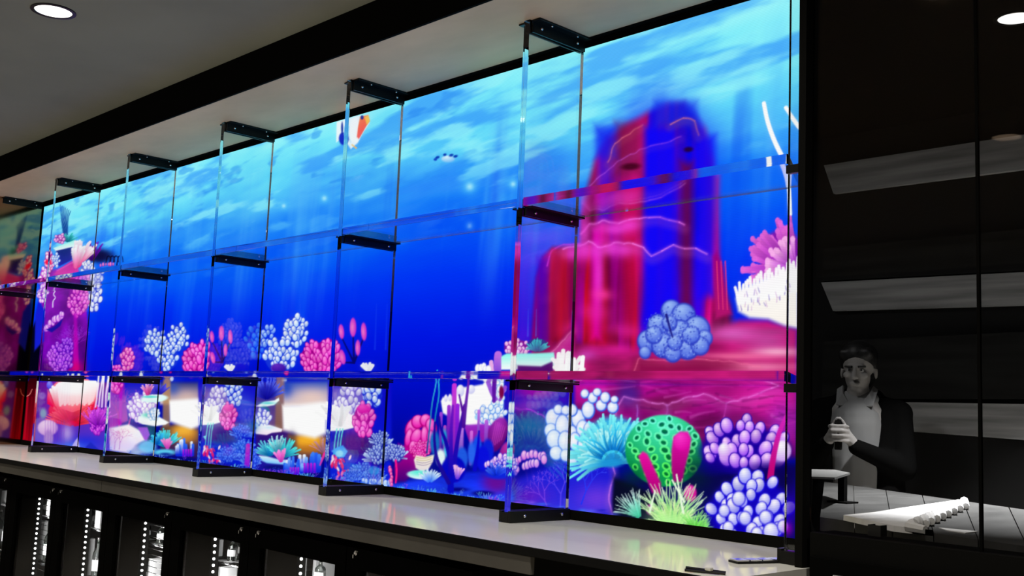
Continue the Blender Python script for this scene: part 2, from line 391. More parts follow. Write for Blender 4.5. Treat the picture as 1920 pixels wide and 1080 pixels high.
SPOTS = iter([(5.103, 1.605, 2032, 33, -52, -1718), (5.232, 1.577, 1921, 24, -39, -1668), (5.261, 1.543, 1895, 22, -24, -1653), (5.114, 1.531, 2017, 32, -20, -1705), (5.194, 1.497, 1947, 26, -5, -1672), (4.624, 1.561, 2458, 70, -36, -1885), (4.473, 1.543, 2601, 84, -29, -1937), (4.793, 1.494, 2298, 56, -5, -1816), (4.99, 1.564, 2127, 41, -35, -1754), (5.25, 1.606, 1907, 22, -51, -1665), (5.199, 1.398, 1936, 26, 36, -1658), (4.799, 1.358, 2282, 56, 57, -1796), (5, 1.326, 2100, 40, 69, -1720), (4.787, 1.426, 2297, 57, 26, -1809), (5.227, 1.314, 1907, 24, 70, -1638), (5.276, 1.341, 1869, 20, 58, -1624), (5.288, 1.434, 1865, 20, 21, -1631), (5.045, 1.385, 2066, 37, 43, -1711), (5.165, 1.341, 1961, 28, 60, -1663), (5.215, 1.356, 1920, 25, 53, -1647), (5.046, 1.431, 2068, 37, 23, -1717), (5.111, 1.378, 2009, 32, 45, -1687), (5.181, 1.429, 1954, 27, 23, -1668), (5.307, 1.368, 1845, 18, 47, -1616), (5.079, 1.4, 2038, 34, 36, -1701), (5.156, 1.439, 1975, 29, 19, -1678), (5.297, 1.393, 1855, 19, 37, -1622), (5.229, 1.404, 1911, 24, 33, -1648), (5.31, 1.346, 1841, 18, 56, -1612), (5.02, 1.309, 2082, 38, 76, -1711), (4.825, 1.422, 2263, 54, 28, -1795), (5.038, 1.348, 2069, 37, 59, -1710), (4.823, 1.414, 2264, 54, 32, -1795), (5.252, 1.402, 1893, 22, 34, -1640), (4.992, 1.332, 2108, 41, 66, -1724), (4.64, 1.321, 2425, 69, 76, -1848), (5.259, 1.43, 1889, 22, 22, -1640), (4.772, 1.356, 2306, 58, 58, -1805), (4.912, 1.347, 2180, 47, 61, -1754), (5.094, 1.396, 2024, 33, 38, -1695), (4.886, 1.406, 2206, 49, 35, -1771), (4.989, 1.344, 2111, 41, 61, -1726), (5.052, 1.381, 2060, 36, 44, -1709), (5.203, 1.37, 1931, 25, 47, -1653), (5.072, 1.404, 2044, 35, 34, -1704), (4.622, 1.424, 2450, 70, 28, -1868), (4.887, 1.42, 2207, 49, 28, -1772), (5.254, 1.356, 1888, 22, 53, -1633), (5.001, 1.38, 2104, 40, 45, -1727), (5.327, 1.328, 1826, 17, 63, -1604), (5.246, 1.375, 1895, 22, 45, -1638), (5.298, 1.35, 1851, 19, 55, -1617), (5.019, 1.368, 2087, 39, 50, -1719), (4.956, 1.386, 2143, 43, 43, -1743), (5.204, 1.375, 1930, 25, 46, -1653), (4.646, 1.295, 2418, 68, 88, -1843), (4.315, 1.484, 2751, 98, 0, -1986), (4.337, 1.484, 2729, 96, 0, -1978), (4.362, 1.484, 2705, 94, 0, -1969), (4.386, 1.484, 2681, 91, 0, -1961), (4.405, 1.484, 2663, 90, 0, -1954), (4.449, 1.484, 2619, 86, 0, -1938), (4.15, 1.66, 2933, 114, -91, -2070), (4.194, 1.659, 2888, 110, -89, -2054), (3.762, 1.234, 3307, 153, 136, -2149), (3.785, 1.194, 3279, 150, 157, -2136), (3.728, 1.243, 3345, 157, 132, -2163), (3.679, 1.227, 3398, 162, 142, -2178), (3.815, 1.228, 3249, 147, 138, -2130), (3.909, 1.263, 3151, 137, 117, -2101), (3.956, 1.223, 3098, 132, 137, -2079), (3.871, 1.177, 3185, 141, 164, -2103), (3.808, 1.195, 3254, 148, 156, -2128), (3.705, 1.201, 3367, 159, 155, -2165), (3.641, 1.187, 3437, 166, 165, -2186), (3.7, 1.212, 3373, 159, 150, -2168), (3.721, 1.159, 3345, 157, 178, -2153), (3.683, 1.128, 3385, 161, 196, -2163), (3.816, 1.132, 3240, 147, 189, -2116), (3.905, 1.179, 3148, 137, 162, -2091), (3.872, 1.156, 3182, 141, 175, -2099), (3.968, 1.172, 3081, 131, 164, -2067), (3.939, 1.139, 3108, 134, 182, -2073), (3.766, 1.086, 3289, 152, 215, -2127), (2.554, 1.71, 4807, 307, -149, -2655), (3.17, 1.691, 4029, 224, -125, -2428), (3.25, 1.688, 3934, 214, -122, -2399), (3.289, 1.687, 3887, 210, -120, -2385), (-0.992, 1.158, 10517, 977, 317, -3825), (-0.908, 1.16, 10356, 957, 312, -3796), (-0.826, 1.163, 10198, 938, 307, -3767), (-0.743, 1.24, 10052, 920, 231, -3754), (-0.713, 1.241, 9995, 913, 230, -3743), (-0.683, 1.242, 9939, 906, 229, -3733), (-0.654, 1.243, 9883, 899, 227, -3722), (-0.624, 1.243, 9827, 892, 226, -3712), (-0.595, 1.244, 9772, 886, 225, -3702), (-0.566, 1.245, 9717, 879, 224, -3691), (-0.536, 1.245, 9663, 873, 222, -3681), (-0.508, 1.246, 9609, 866, 221, -3671), (-0.479, 1.247, 9556, 860, 220, -3661), (0.232, 1.349, 8298, 708, 117, -3427), (0.273, 1.349, 8226, 699, 116, -3413), (0.314, 1.35, 8156, 691, 115, -3398), (0.363, 1.351, 8073, 681, 114, -3381), (0.403, 1.351, 8005, 673, 113, -3366), (-0.599, 1.058, 9752, 884, 398, -3666), (-0.551, 1.06, 9662, 873, 394, -3649), (-0.503, 1.062, 9572, 862, 390, -3633), (-0.455, 1.064, 9485, 852, 387, -3616), (-0.408, 1.066, 9398, 841, 383, -3600), (-0.361, 1.068, 9312, 831, 380, -3584), (-0.315, 1.07, 9228, 821, 376, -3568), (-0.269, 1.072, 9145, 811, 373, -3552), (0.492, 0.984, 7804, 651, 418, -3266), (0.583, 0.984, 7652, 633, 414, -3234), (0.672, 0.983, 7506, 616, 410, -3203), (0.759, 0.983, 7363, 599, 406, -3172), (0.844, 0.983, 7224, 583, 402, -3142), (0.928, 0.983, 7090, 568, 398, -3113), (1.011, 0.983, 6959, 552, 395, -3084), (1.091, 0.983, 6831, 538, 391, -3055), (1.171, 0.983, 6708, 523, 388, -3027), (1.249, 0.983, 6587, 509, 384, -3000), (1.325, 0.983, 6470, 496, 381, -2973), (1.4, 0.983, 6356, 483, 378, -2946), (1.474, 0.983, 6244, 470, 374, -2920), (1.547, 0.982, 6136, 458, 371, -2895), (1.618, 0.982, 6031, 446, 368, -2870), (1.688, 0.982, 5928, 434, 365, -2845), (1.757, 0.982, 5828, 423, 362, -2821), (1.824, 0.982, 5730, 412, 359, -2797), (1.891, 0.982, 5635, 402, 356, -2773), (1.956, 0.982, 5542, 391, 353, -2750), (2.021, 0.982, 5452, 381, 350, -2728), (2.084, 0.982, 5363, 371, 347, -2705), (2.146, 0.982, 5277, 362, 344, -2683), (2.208, 0.982, 5193, 353, 342, -2662), (2.268, 0.982, 5111, 344, 339, -2641), (2.327, 0.982, 5031, 335, 336, -2620), (2.386, 0.982, 4952, 326, 334, -2599), (2.443, 0.981, 4876, 318, 331, -2579), (2.5, 0.981, 4801, 310, 329, -2559), (2.555, 0.981, 4728, 302, 326, -2539), (2.61, 0.981, 4657, 294, 324, -2520), (2.664, 0.981, 4587, 287, 321, -2501), (2.718, 0.981, 4519, 279, 319, -2482), (2.77, 0.981, 4452, 272, 317, -2463), (2.822, 0.981, 4387, 265, 314, -2445), (2.873, 0.981, 4323, 259, 312, -2427), (2.923, 0.981, 4261, 252, 310, -2410), (2.972, 0.981, 4200, 246, 308, -2392), (3.021, 0.981, 4140, 239, 305, -2375), (3.069, 0.981, 4082, 233, 303, -2358), (3.116, 0.981, 4025, 227, 301, -2341), (3.163, 0.981, 3969, 221, 299, -2325), (3.209, 0.981, 3914, 216, 297, -2309), (3.254, 0.981, 3860, 210, 295, -2293), (3.299, 0.981, 3807, 205, 293, -2277), (3.343, 0.981, 3756, 199, 291, -2261), (3.387, 0.98, 3705, 194, 289, -2246), (3.43, 0.98, 3656, 189, 287, -2231), (3.472, 0.98, 3607, 184, 285, -2216), (3.514, 0.98, 3560, 179, 283, -2201), (3.556, 0.98, 3513, 175, 282, -2187), (3.596, 0.98, 3467, 170, 280, -2172), (3.637, 0.98, 3423, 166, 278, -2158), (3.676, 0.98, 3379, 161, 276, -2144), (3.715, 0.98, 3336, 157, 274, -2130), (3.754, 0.98, 3293, 153, 273, -2117), (3.792, 0.98, 3252, 149, 271, -2103), (3.83, 0.98, 3211, 145, 269, -2090), (3.867, 0.98, 3171, 141, 268, -2077), (3.904, 0.98, 3132, 137, 266, -2064), (3.94, 0.98, 3094, 133, 264, -2051), (3.976, 0.98, 3056, 129, 263, -2038), (4.012, 0.98, 3019, 126, 261, -2026), (4.047, 0.98, 2983, 122, 260, -2014), (4.115, 0.98, 2912, 115, 256, -1989), (4.137, 0.98, 2889, 113, 255, -1982), (4.159, 0.98, 2867, 111, 254, -1974), (4.181, 0.98, 2845, 109, 253, -1966), (4.203, 0.98, 2823, 107, 252, -1959), (4.224, 0.98, 2801, 105, 251, -1951), (4.246, 0.98, 2780, 103, 250, -1944), (4.267, 0.98, 2759, 101, 249, -1936), (4.288, 0.98, 2738, 99, 248, -1929), (4.309, 0.98, 2717, 97, 247, -1921), (4.329, 0.98, 2697, 95, 246, -1914), (4.35, 0.98, 2677, 93, 245, -1907), (4.37, 0.98, 2657, 91, 244, -1900), (4.39, 0.98, 2637, 90, 244, -1893), (4.41, 0.98, 2617, 88, 243, -1885), (4.43, 0.98, 2598, 86, 242, -1878), (4.45, 0.98, 2579, 84, 241, -1871), (4.47, 0.98, 2560, 82, 240, -1865), (4.489, 0.98, 2542, 81, 239, -1858), (4.508, 0.98, 2523, 79, 238, -1851), (4.528, 0.98, 2505, 77, 237, -1844), (4.547, 0.98, 2487, 76, 237, -1837), (4.566, 0.98, 2469, 74, 236, -1831), (4.584, 0.98, 2451, 72, 235, -1824), (4.603, 0.98, 2434, 71, 234, -1818), (4.621, 0.98, 2417, 69, 233, -1811)])
QUADS = iter([[(4.706, 2.358), (4.855, 2.333), (4.876, 1.584), (4.731, 1.587)], [(4.942, 2.29), (5.025, 2.276), (5.037, 1.72), (4.956, 1.724)], [(4.485, 2.385), (4.568, 2.371), (4.582, 2.014), (4.5, 2.022)], [(4.868, 2.208), (4.937, 2.198), (4.953, 1.582), (4.885, 1.584)], [(4.567, 2.402), (4.703, 2.378), (4.709, 2.173), (4.575, 2.191)], [(4.179, 1.929), (4.26, 1.922), (4.277, 1.576), (4.198, 1.577)], [(4.265, 1.943), (4.348, 1.936), (4.365, 1.594), (4.282, 1.596)], [(4.465, 2.026), (4.531, 2.019), (4.548, 1.59), (4.484, 1.592)], [(4.614, 2.167), (4.7, 2.155), (4.72, 1.587), (4.635, 1.589)], [(4.553, 2.095), (4.614, 2.088), (4.631, 1.627), (4.572, 1.628)], [(4.468, 2.409), (4.593, 2.387), (4.598, 2.247), (4.474, 2.266)], [(4.751, 2.445), (4.948, 2.408), (4.95, 2.307), (4.754, 2.34)], [(4.343, 1.936), (4.408, 1.931), (4.42, 1.672), (4.355, 1.674)], [(5.019, 2.15), (5.04, 2.147), (5.05, 1.685), (5.029, 1.686)]])
def paint_reef():
    # --- water: bright surface above, deep blue below
    H = (AZm-SZB)/(SZT-SZB)
    warp = fbm(AXm*1.1+3, AZm*2.2, 11)
    cl = fbm(AXm*1.5+AZm*1.2, AZm*7-AXm*.8, 5)*.65+fbm(AXm*3.4+2+AZm*2, AZm*15-AXm*1.6, 8)*.35
    Hh = H+(cl-.5)*.26*sst(.42, .85, H)+(warp-.5)*.10+.035*sst(.6, .9, H)+.045*sst(3.2, 5.2, AXm)*sst(.5, .8, H)
    stops = [(0, (2, 6, 120)), (.18, (0, 8, 180)), (.36, (0, 20, 226)), (.5, (0, 52, 248)), (.6, (4, 92, 252)),
             (.70, (24, 128, 254)), (.80, (64, 170, 255)), (.89, (98, 214, 255)), (.97, (128, 238, 255)), (1.1, (160, 250, 255))]
    hs = [s[0] for s in stops]
    for k in range(3): IMG[..., k] = np.interp(Hh, hs, [s[1][k] for s in stops])
    def wash(m, col): IMG[:] = IMG*(1-m[..., None])+np.array(col, float)*m[..., None]
    # light shafts that hang from the surface
    sh = fbm(AXm*5.5-AZm*.35, AZm*.35+2, 21, 5)
    wash(sst(.52, .80, sh)*sst(.35, .7, H)*(1-sst(.86, 1.0, H))*.45, (95, 190, 255))
    wash(sst(.55, .75, fbm(AXm*4-AZm*.2+9, AZm*.3, 33, 4))*sst(.15, .4, H)*(1-sst(.5, .75, H))*.30, (0, 96, 255))
    wash(sst(.58, .8, fbm(AXm*6-AZm*.3+5, AZm*.4, 37, 4))*sst(.45, .6, H)*(1-sst(.75, .95, H))*.4, (0, 60, 240))
    # wind streaks of the surface, rising to the right
    d = AZm-.10*AXm
    wash(sst(.48, .66, fbm(AXm*1.7+AZm*2.2, d*11, 41, 5))*sst(.60, .78, H)*.62, (46, 140, 255))
    wash(sst(.52, .70, fbm(AXm*2.3+AZm*3.0+7, d*13, 61, 5))*sst(.64, .84, H)*.75, (150, 245, 255))
    wash(sst(.58, .70, fbm(AXm*5+3, AZm*19-AXm*.6, 71, 3))*sst(.72, .85, H)*.45*(1-sst(3.2, 4.6, AXm)), (30, 120, 240))
    wash(sst(.60, .74, fbm(AXm*3+13, d*15, 91, 4))*sst(.55, .68, H)*(1-sst(.8, .95, H))*.26, (110, 200, 255))

    W = (255, 255, 255)
    # --- suspended specks and bubbles
    for f, r in ((Fr(3.788, 2.252, 3368, 154, -427, -2285), 16), (Fr(3.798, 2.108, 3345, 152, -345, -2261), 9), (Fr(2.711, 2.330, 4668, 289, -553, -2696), 11), (Fr(2.342, 2.334, 5159, 342, -585, -2834), 9), (Fr(4.049, 2.229, 3086, 126, -397, -2186), 11)):
        glow(f, 0, 0, r, r, (80, 190, 255), .8); glow(f, 0, 0, r*.45, r*.45, (170, 235, 255), .9)

    # --- fish at the top edge, small fish beyond
    f = Fr(2.946, 2.649, 4400, 259, -743, -2659)
    poly([(2.776, 2.705), (2.870, 2.704), (2.940, 2.705), (3.027, 2.693), (3.040, 2.649), (2.989, 2.606), (2.954, 2.570), (2.900, 2.544), (2.865, 2.578), (2.818, 2.607), (2.783, 2.597)], (235, 250, 255), .006)
    ell(f, -25, 22, 9, 13, (20, 40, 190), soft=2); ell(f, -27, 2, 2.4, 14, (10, 30, 150), soft=1.2)
    for q in (-22, -17, -11): stroke(f, [(q, 0), (q-1, 18), (q+4, 30)], 2.5, 1, (150, 215, 255), soft=1)
    ell(f, -5, 8, 11, 27, (250, 255, 255), soft=3)
    poly([(2.959, 2.697), (3.027, 2.693), (3.043, 2.659), (3.016, 2.638), (2.984, 2.606), (2.961, 2.584), (2.942, 2.598), (2.946, 2.644)], (255, 120, 20), .006, (255, 60, 40))
    poly([(2.994, 2.688), (3.028, 2.690), (3.043, 2.659), (3.019, 2.642)], (255, 190, 30), .005)
    ell(f, 8, -17, 3.2, 4.5, (20, 10, 130), soft=1)
    stroke(f, [(-3, 40), (-11, 34)], 3, 2, (255, 190, 60))
    f = Fr(3.631, 2.395, 3557, 172, -522, -2365)
    ell(f, 2, 1, 14, 7, (120, 190, 250), (220, 245, 255), soft=2)
    for q in ((-18, -2, 5), (-4, -7, 4), (8, -6, 5), (16, -4, 5)): ell(f, q[0], q[1], q[2], 3, (10, 50, 170), rot=-.3, soft=1.6)
    ell(f, -22, 2, 4, 3, (20, 60, 190), soft=1.5)

    # --- red rock tower
    def stripes(pts, seed, cols, freq, al=1., soft=.012):
        P = np.array(pts)
        sub = (AXm > P[:, 0].min()-.1) & (AXm < P[:, 0].max()+.1)
        keep = IMG.copy(); poly(pts, (255, 0, 255), soft)
        m = np.clip(1-np.abs(IMG-np.array((255, 0, 255))).sum(-1)/(np.abs(keep-np.array((255, 0, 255))).sum(-1)+1e-6), 0, 1)*al
        IMG[:] = keep
        n = fbm(AXm*freq+vnoise(AXm*2, AZm*5, seed)*.15, AZm*.5, seed, 4)
        x = np.clip((n-.25)/.5, 0, .999)*(len(cols)-1)
        col = np.stack([np.interp(x, range(len(cols)), [c[k] for c in cols]) for k in range(3)], -1)
        col = col*(.72+.56*fbm(AXm*9, AZm*7, seed+5))[..., None]
        IMG[:] = keep*(1-m[..., None])+col*m[..., None]
    glow(Fr(4.794, 2.219, 2350, 58, -342, -1909), 0, 0, 105, 130, (10, 40, 250), .75, 4)
    stripes([(4.474, 2.266), (4.531, 2.347), (4.606, 2.375), (4.692, 2.399), (4.752, 2.418), (4.823, 2.424), (4.892, 2.415), (4.938, 2.365), (4.983, 2.302), (5.014, 2.187), (5.031, 2.004), (5.052, 1.790), (5.095, 1.700), (5.113, 1.613), (5.232, 1.577), (5.233, 1.477), (4.437, 1.476), (4.410, 2.071)], 3,
            [(8, 0, 215), (10, 0, 250), (60, 0, 210), (170, 5, 100), (215, 10, 120), (110, 8, 50)], 6.5, .93, .03)
    stripes([(4.178, 1.845), (4.208, 1.926), (4.264, 1.959), (4.429, 1.953), (4.482, 1.954), (4.559, 1.953), (4.683, 1.954), (4.735, 1.476), (4.160, 1.475), (4.169, 1.680)], 12,
            [(70, 0, 150), (150, 0, 120), (190, 10, 30), (110, 0, 40), (170, 0, 160)], 9, .92, .02)
    for (x0, x1, y0, y1, c, al) in ((1205, 1268, 235, 640, (14, 6, 255), .88), (1306, 1344, 250, 560, (14, 8, 252), .8), (1118, 1150, 240, 420, (20, 10, 240), .6),
                                    (1272, 1303, 300, 640, (120, 6, 45), .75), (1150, 1204, 225, 330, (120, 20, 60), .55), (1000, 1028, 480, 650, (40, 0, 200), .6),
                                    (1030, 1060, 470, 640, (175, 12, 30), .6), (1105, 1130, 420, 640, (235, 0, 190), .7), (1165, 1200, 340, 640, (200, 8, 80), .6), (1140, 1164, 380, 620, (160, 0, 150), .55), (1112, 1160, 230, 300, (10, 30, 240), .5), (1225, 1310, 186, 240, (16, 40, 235), .6), (1058, 1082, 470, 600, (120, 0, 60), .6),
                                    (1340, 1350, 320, 580, (230, 0, 110), .85)):
        poly(next(QUADS), c, .034, al=al)
    def crest(fr, pts, c=(255, 130, 200), w=3., al=.75):
        rg = random.Random(int(abs(pts[0][0])*7+abs(pts[-1][1])*3)); P = []
        for (x0, y0), (x1, y1) in zip(pts, pts[1:]):
            n = max(1, int(math.hypot(x1-x0, y1-y0)/9))
            for i in range(n): P.append((x0+(x1-x0)*i/n+rg.uniform(-1.5, 1.5), y0+(y1-y0)*i/n+rg.uniform(-2.2, 2.2)))
        P.append(pts[-1])
        stroke(fr, [(x, y+w*2.4) for x, y in P], w*7, w*6, [v*.8 for v in c], soft=w*4, al=al*.28); stroke(fr, P, w*2.2, w*1.8, c, soft=3, al=al*.35)
        for k in range(0, len(P)-1, 2): stroke(fr, P[k:k+3], w*.8, w*.5, [min(255, v*1.15) for v in c], soft=1.6, al=al*rg.uniform(.35, 1.))
    f = Fr(4.707, 1.963, 2411, 64, -225, -1908)
    crest(f, [(-62, -140), (-50, -175), (-20, -195), (5, -208)], (230, 120, 130), 2.4, .6)
    crest(f, [(-100, -95), (-70, -122), (-35, -146), (0, -160), (40, -170), (75, -180)], (190, 90, 220), 2.2, .5)
    crest(f, [(58, -205), (80, -216), (100, -205), (106, -180)], (225, 120, 110), 2.4, .7)
    ell(f, 88, -155, 10, 6, (40, 0, 20), soft=4, al=.8); ell(f, -18, -130, 22, 8, (50, 0, 20), soft=5, al=.75)
    crest(f, [(-118, 0), (-100, -20), (-70, -28), (-40, -22), (0, -32), (45, -30), (80, -18)], (255, 120, 235), 3, .75)
    crest(f, [(-160, 30), (-118, 20), (-100, 14), (-75, 26), (-40, 14), (5, 22), (20, 38), (60, 20), (100, 26), (118, 34)], (255, 130, 235), 3, .8)
    crest(f, [(-196, 62), (-185, 34), (-168, 22), (-118, 18)], (220, 60, 230), 2.6, .7)
    for q in ((-105, 34, 30, 20), (-60, 26, 22, 16), (-20, -18, 24, 14), (-80, 80, 12, 70), (-30, 30, 26, 16), (-110, -10, 10, 40), (-50, -10, 30, 12), (-140, 40, 20, 14)): glow(f, *q, (255, 70, 235), .6)
    for q in ((-88, 150, 40, 20), (-30, 180, 40, 16), (-140, 190, 30, 20)): glow(f, *q, (235, 40, 170), .5)
    glow(f, -72, 115, 22, 12, (255, 60, 170), .7)
    # foot of the tower: magenta sand and a pale ledge to the right
    poly([(4.160, 1.475), (4.197, 1.598), (4.310, 1.595), (4.401, 1.672), (4.424, 1.593), (4.624, 1.570), (4.720, 1.559), (4.946, 1.582), (5.041, 1.624), (5.122, 1.651), (5.231, 1.647), (5.344, 1.615), (5.346, 1.442), (4.412, 1.433), (4.411, 1.452), (4.161, 1.451)], (175, 10, 110), .02, (200, 30, 120), tex=.5, ts=(5, 16))
    for x, y, rx, ry, c, al in ((1375, 625, 60, 18, (235, 120, 215), .7), (1440, 640, 50, 20, (190, 90, 170), .6), (1455, 660, 55, 10, (255, 190, 215), .85), (1380, 668, 90, 8, (255, 120, 170), .75), (1420, 688, 90, 10, (255, 150, 190), .75),
                              (1160, 655, 40, 14, (225, 30, 160), .7), (1100, 665, 22, 12, (230, 90, 230), .5), (1230, 690, 70, 14, (200, 40, 110), .6), (1320, 650, 40, 8, (120, 10, 70), .6), (1450, 622, 40, 8, (150, 60, 130), .5)):
        glow(Fr(*next(SPOTS)), 0, 0, rx, ry, c, al)
    f = Fr(4.386, 1.594, 2690, 92, -54, -1975)
    poly([(4.257, 1.540), (4.324, 1.595), (4.400, 1.649), (4.415, 1.554), (4.449, 1.495), (4.259, 1.496)], (215, 60, 170), .02, (170, 10, 120)); crest(f, [(-40, 22), (-20, 2), (0, -18), (6, -24)], (255, 130, 190), 2)
    # right slope with ridges
    poly([(5.035, 1.879), (5.064, 1.824), (5.082, 1.718), (5.100, 1.665), (5.030, 1.651), (5.015, 1.863)], (150, 0, 130), .015, (180, 20, 110))
    for q in (1346, 1354, 1362): stroke(Fr(5.056, 1.772, 2083, 36, -125, -1756), [(q-1356, -40), (q-1352, 50)], 2.5, 2, (220, 50, 120), soft=1.2)
    # purple shelf rocks under the second shelf
    poly([(4.412, 1.445), (4.817, 1.448), (5.345, 1.451), (5.348, 1.221), (5.019, 1.185), (4.821, 1.297), (4.584, 1.307), (4.422, 1.225)], (165, 10, 130), .02, (120, 6, 110), tex=.7, ts=(6, 10))
    f = Fr(4.973, 1.372, 2128, 42, 49, -1736)
    for q, c, al in (((-140, -20, 28, 26), (70, 30, 150), .8), ((-60, -2, 60, 20), (110, 15, 70), .8), ((40, -20, 60, 26), (150, 15, 110), .8), ((120, -10, 60, 30), (235, 40, 170), .8), ((20, 40, 50, 26), (95, 10, 70), .8), ((150, 30, 30, 40), (170, 40, 190), .7), ((80, 30, 40, 20), (130, 20, 110), .7)):
        glow(f, *q, c, al, 3)
    crest(f, [(-168, 40), (-165, 5), (-150, -18), (-100, -8), (-60, 0), (-30, -12), (10, -22), (50, -4), (90, -16), (140, -34)], (240, 130, 235), 3, .7)
    crest(f, [(-120, 40), (-122, 0)], (170, 110, 240), 3, .5); crest(f, [(50, -4), (44, 30), (30, 60)], (200, 70, 190), 2.5, .5)
    crest(f, [(-60, 0), (-62, 28), (-130, 34)], (190, 110, 220), 2.5, .5)
    rg = random.Random(77)
    # veins and facets on the purple rocks of the right bay
    for i in range(46):
        x, y = rg.uniform(1150, 1490), rg.uniform(722, 800); f = Fr(*next(SPOTS)); a = rg.uniform(-.5, .5); L = rg.uniform(10, 34)
        stroke(f, [(-L*math.cos(a), -L*math.sin(a)*.6), (rg.uniform(-3, 3), rg.uniform(-4, 4)), (L*math.cos(a), L*math.sin(a)*.6)], rg.uniform(2, 7), 1.5, rg.choice([(210, 60, 180), (90, 8, 70), (235, 110, 215), (120, 10, 110), (70, 6, 80)]), soft=4, al=.35)
    # --- pale arching stalks at the right end
    f = Fr(5.262, 2.168, 1935, 22, -289, -1730)
    stroke(f, [(-28, -98), (-22, -65), (-8, -25), (10, 10), (20, 45), (22, 110)], 8, 10, W, soft=1)
    stroke(f, [(14, -88), (26, -70), (40, -50)], 8, 8, W, soft=1)
    # magenta finger coral and cream finger sponge
    f = Fr(5.301, 1.841, 1882, 19, -148, -1675)
    ell(f, -12, 0, 46, 52, (140, 20, 160), soft=8, al=.9)
    fan(f, 10, 25, 34, 88, 196, 24, 95, 11, (130, 20, 170), (225, 100, 215), 4, .1, .8, 1, tip=5)
    fan(f, 14, 28, 18, 95, 190, 10, 60, 10, (150, 30, 190), (255, 175, 240), 9, .1, .8, 1, tip=5)
    poly([(5.107, 1.717), (5.115, 1.742), (5.151, 1.752), (5.229, 1.778), (5.305, 1.807), (5.342, 1.804), (5.344, 1.610), (5.288, 1.622), (5.231, 1.644), (5.162, 1.651), (5.118, 1.673)], (255, 253, 250), .012, (255, 248, 238))
    f = Fr(5.229, 1.745, 1934, 24, -109, -1689)
    for i in range(24):
        x = -58+i*5.2; stroke(f, [(x+3, 30-i*1.2), (x, 16-i*1.5), (x-5+3*(i % 4), -1-i*2.0-(i*7 % 13))], 7.5, 5.5, W, (255, 250, 255), soft=1)
    rg = random.Random(3)
    for i in range(26):
        x, y = rg.uniform(-54, 44), rg.uniform(-6, 26); y -= x*.28; stroke(f, [(x, y+rg.uniform(4, 11)), (x+rg.uniform(-4, 1), y)], 2.2, 1.2, rg.choice([(150, 120, 205), (205, 160, 215), (110, 90, 190)]), soft=1.2, al=.75)
    # blue-grey cauliflower coral on the ledge
    f = Fr(4.864, 1.620, 2242, 51, -61, -1806)
    poly([(4.657, 1.454), (4.688, 1.521), (4.733, 1.542), (4.837, 1.523), (4.947, 1.533), (5.053, 1.525), (5.155, 1.494), (5.013, 1.470), (4.861, 1.462)], (120, 8, 62), .03, (150, 14, 80), al=.85)
    crest(Fr(4.864, 1.620, 2242, 51, -61, -1806), [(-78, 80), (-66, 52), (-30, 58), (40, 52), (90, 54), (150, 62)], (255, 110, 150), 2.2, .6)
    for i, (x, y, r) in enumerate(((-50, 20, 22), (-30, -10, 22), (-5, -38, 21), (18, -28, 24), (42, -2, 26), (56, 14, 16), (10, 5, 26), (-20, 28, 24), (25, 30, 24), (48, 28, 18), (-55, 42, 13), (-2, 42, 18), (-38, 8, 18), (-8, -14, 16), (32, 8, 18), (2, 22, 16))):
        ell(f, x, y, r, r*1.05, (45, 62, 190), soft=3); ell(f, x, y-1, r*.88, r*.9, (82, 110, 225), (160, 190, 250), soft=4)
    rg = random.Random(5)
    for i in range(420):
        a = rg.uniform(0, 6.28); r = rg.random()**.6
        ell(f, 62*r*math.cos(a), 4+50*r*math.sin(a), rg.uniform(1.2, 2.4), rg.uniform(1, 2), rg.choice([(30, 45, 170), (50, 70, 200), (170, 200, 255), (120, 150, 245)]), soft=.8, al=.6)
    stroke(f, [(-14, -30), (-6, 0), (-2, 12)], 5, 3, (30, 30, 120), soft=2)

    # --- foreground of the right bay
    f = Fr(4.715, 1.040, 2335, 62, 202, -1786)
    poly([(4.115, 0.889), (4.104, 1.078), (4.223, 1.116), (4.384, 1.184), (4.564, 1.194), (4.639, 1.162), (4.619, 1.050), (4.617, 0.977), (4.694, 0.958), (4.695, 0.931)], (16, 14, 205), .03, (60, 60, 235))
    glow(Fr(4.545, 1.035, 2492, 76, 211, -1845), 0, 0, 45, 30, (130, 60, 225), .7); glow(Fr(4.486, 0.955, 2543, 81, 251, -1856), 0, 0, 50, 12, (130, 130, 255), .7); glow(Fr(4.186, 1.014, 2843, 109, 236, -1969), 0, 0, 40, 20, (110, 20, 190), .7); glow(Fr(4.189, 0.955, 2835, 108, 265, -1960), 0, 0, 50, 12, (120, 110, 255), .7)
    crest(Fr(4.617, 1.087, 2428, 70, 185, -1826), [(-4, -45), (2, -20), (-6, 10), (-8, 30), (0, 60), (20, 75)], (235, 130, 235), 2.4, .8)
    poly([(4.616, 1.123), (4.735, 1.132), (5.020, 1.168), (5.348, 1.205), (5.350, 0.963), (4.623, 0.951)], (8, 4, 70), .03, (10, 6, 110))
    poly([(4.616, 1.114), (4.701, 1.102), (4.817, 1.067), (4.854, 0.948), (4.623, 0.951), (4.610, 1.031)], (8, 10, 40), .015)
    poly([(4.094, 1.352), (4.239, 1.335), (4.379, 1.281), (4.357, 1.183), (4.104, 1.169)], (60, 10, 120), .03, (20, 40, 160))
    glow(Fr(4.207, 1.415, 2855, 108, 35, -2016), 0, 0, 50, 22, (190, 10, 160), .8, 3); glow(Fr(4.181, 1.354, 2875, 110, 66, -2016), 0, 0, 40, 14, (150, 40, 190), .8); glow(Fr(4.270, 1.286, 2781, 102, 99, -1976), 0, 0, 46, 26, (10, 70, 160), .8); glow(Fr(4.171, 1.273, 2879, 111, 107, -2009), 0, 0, 30, 20, (10, 90, 150), .7)
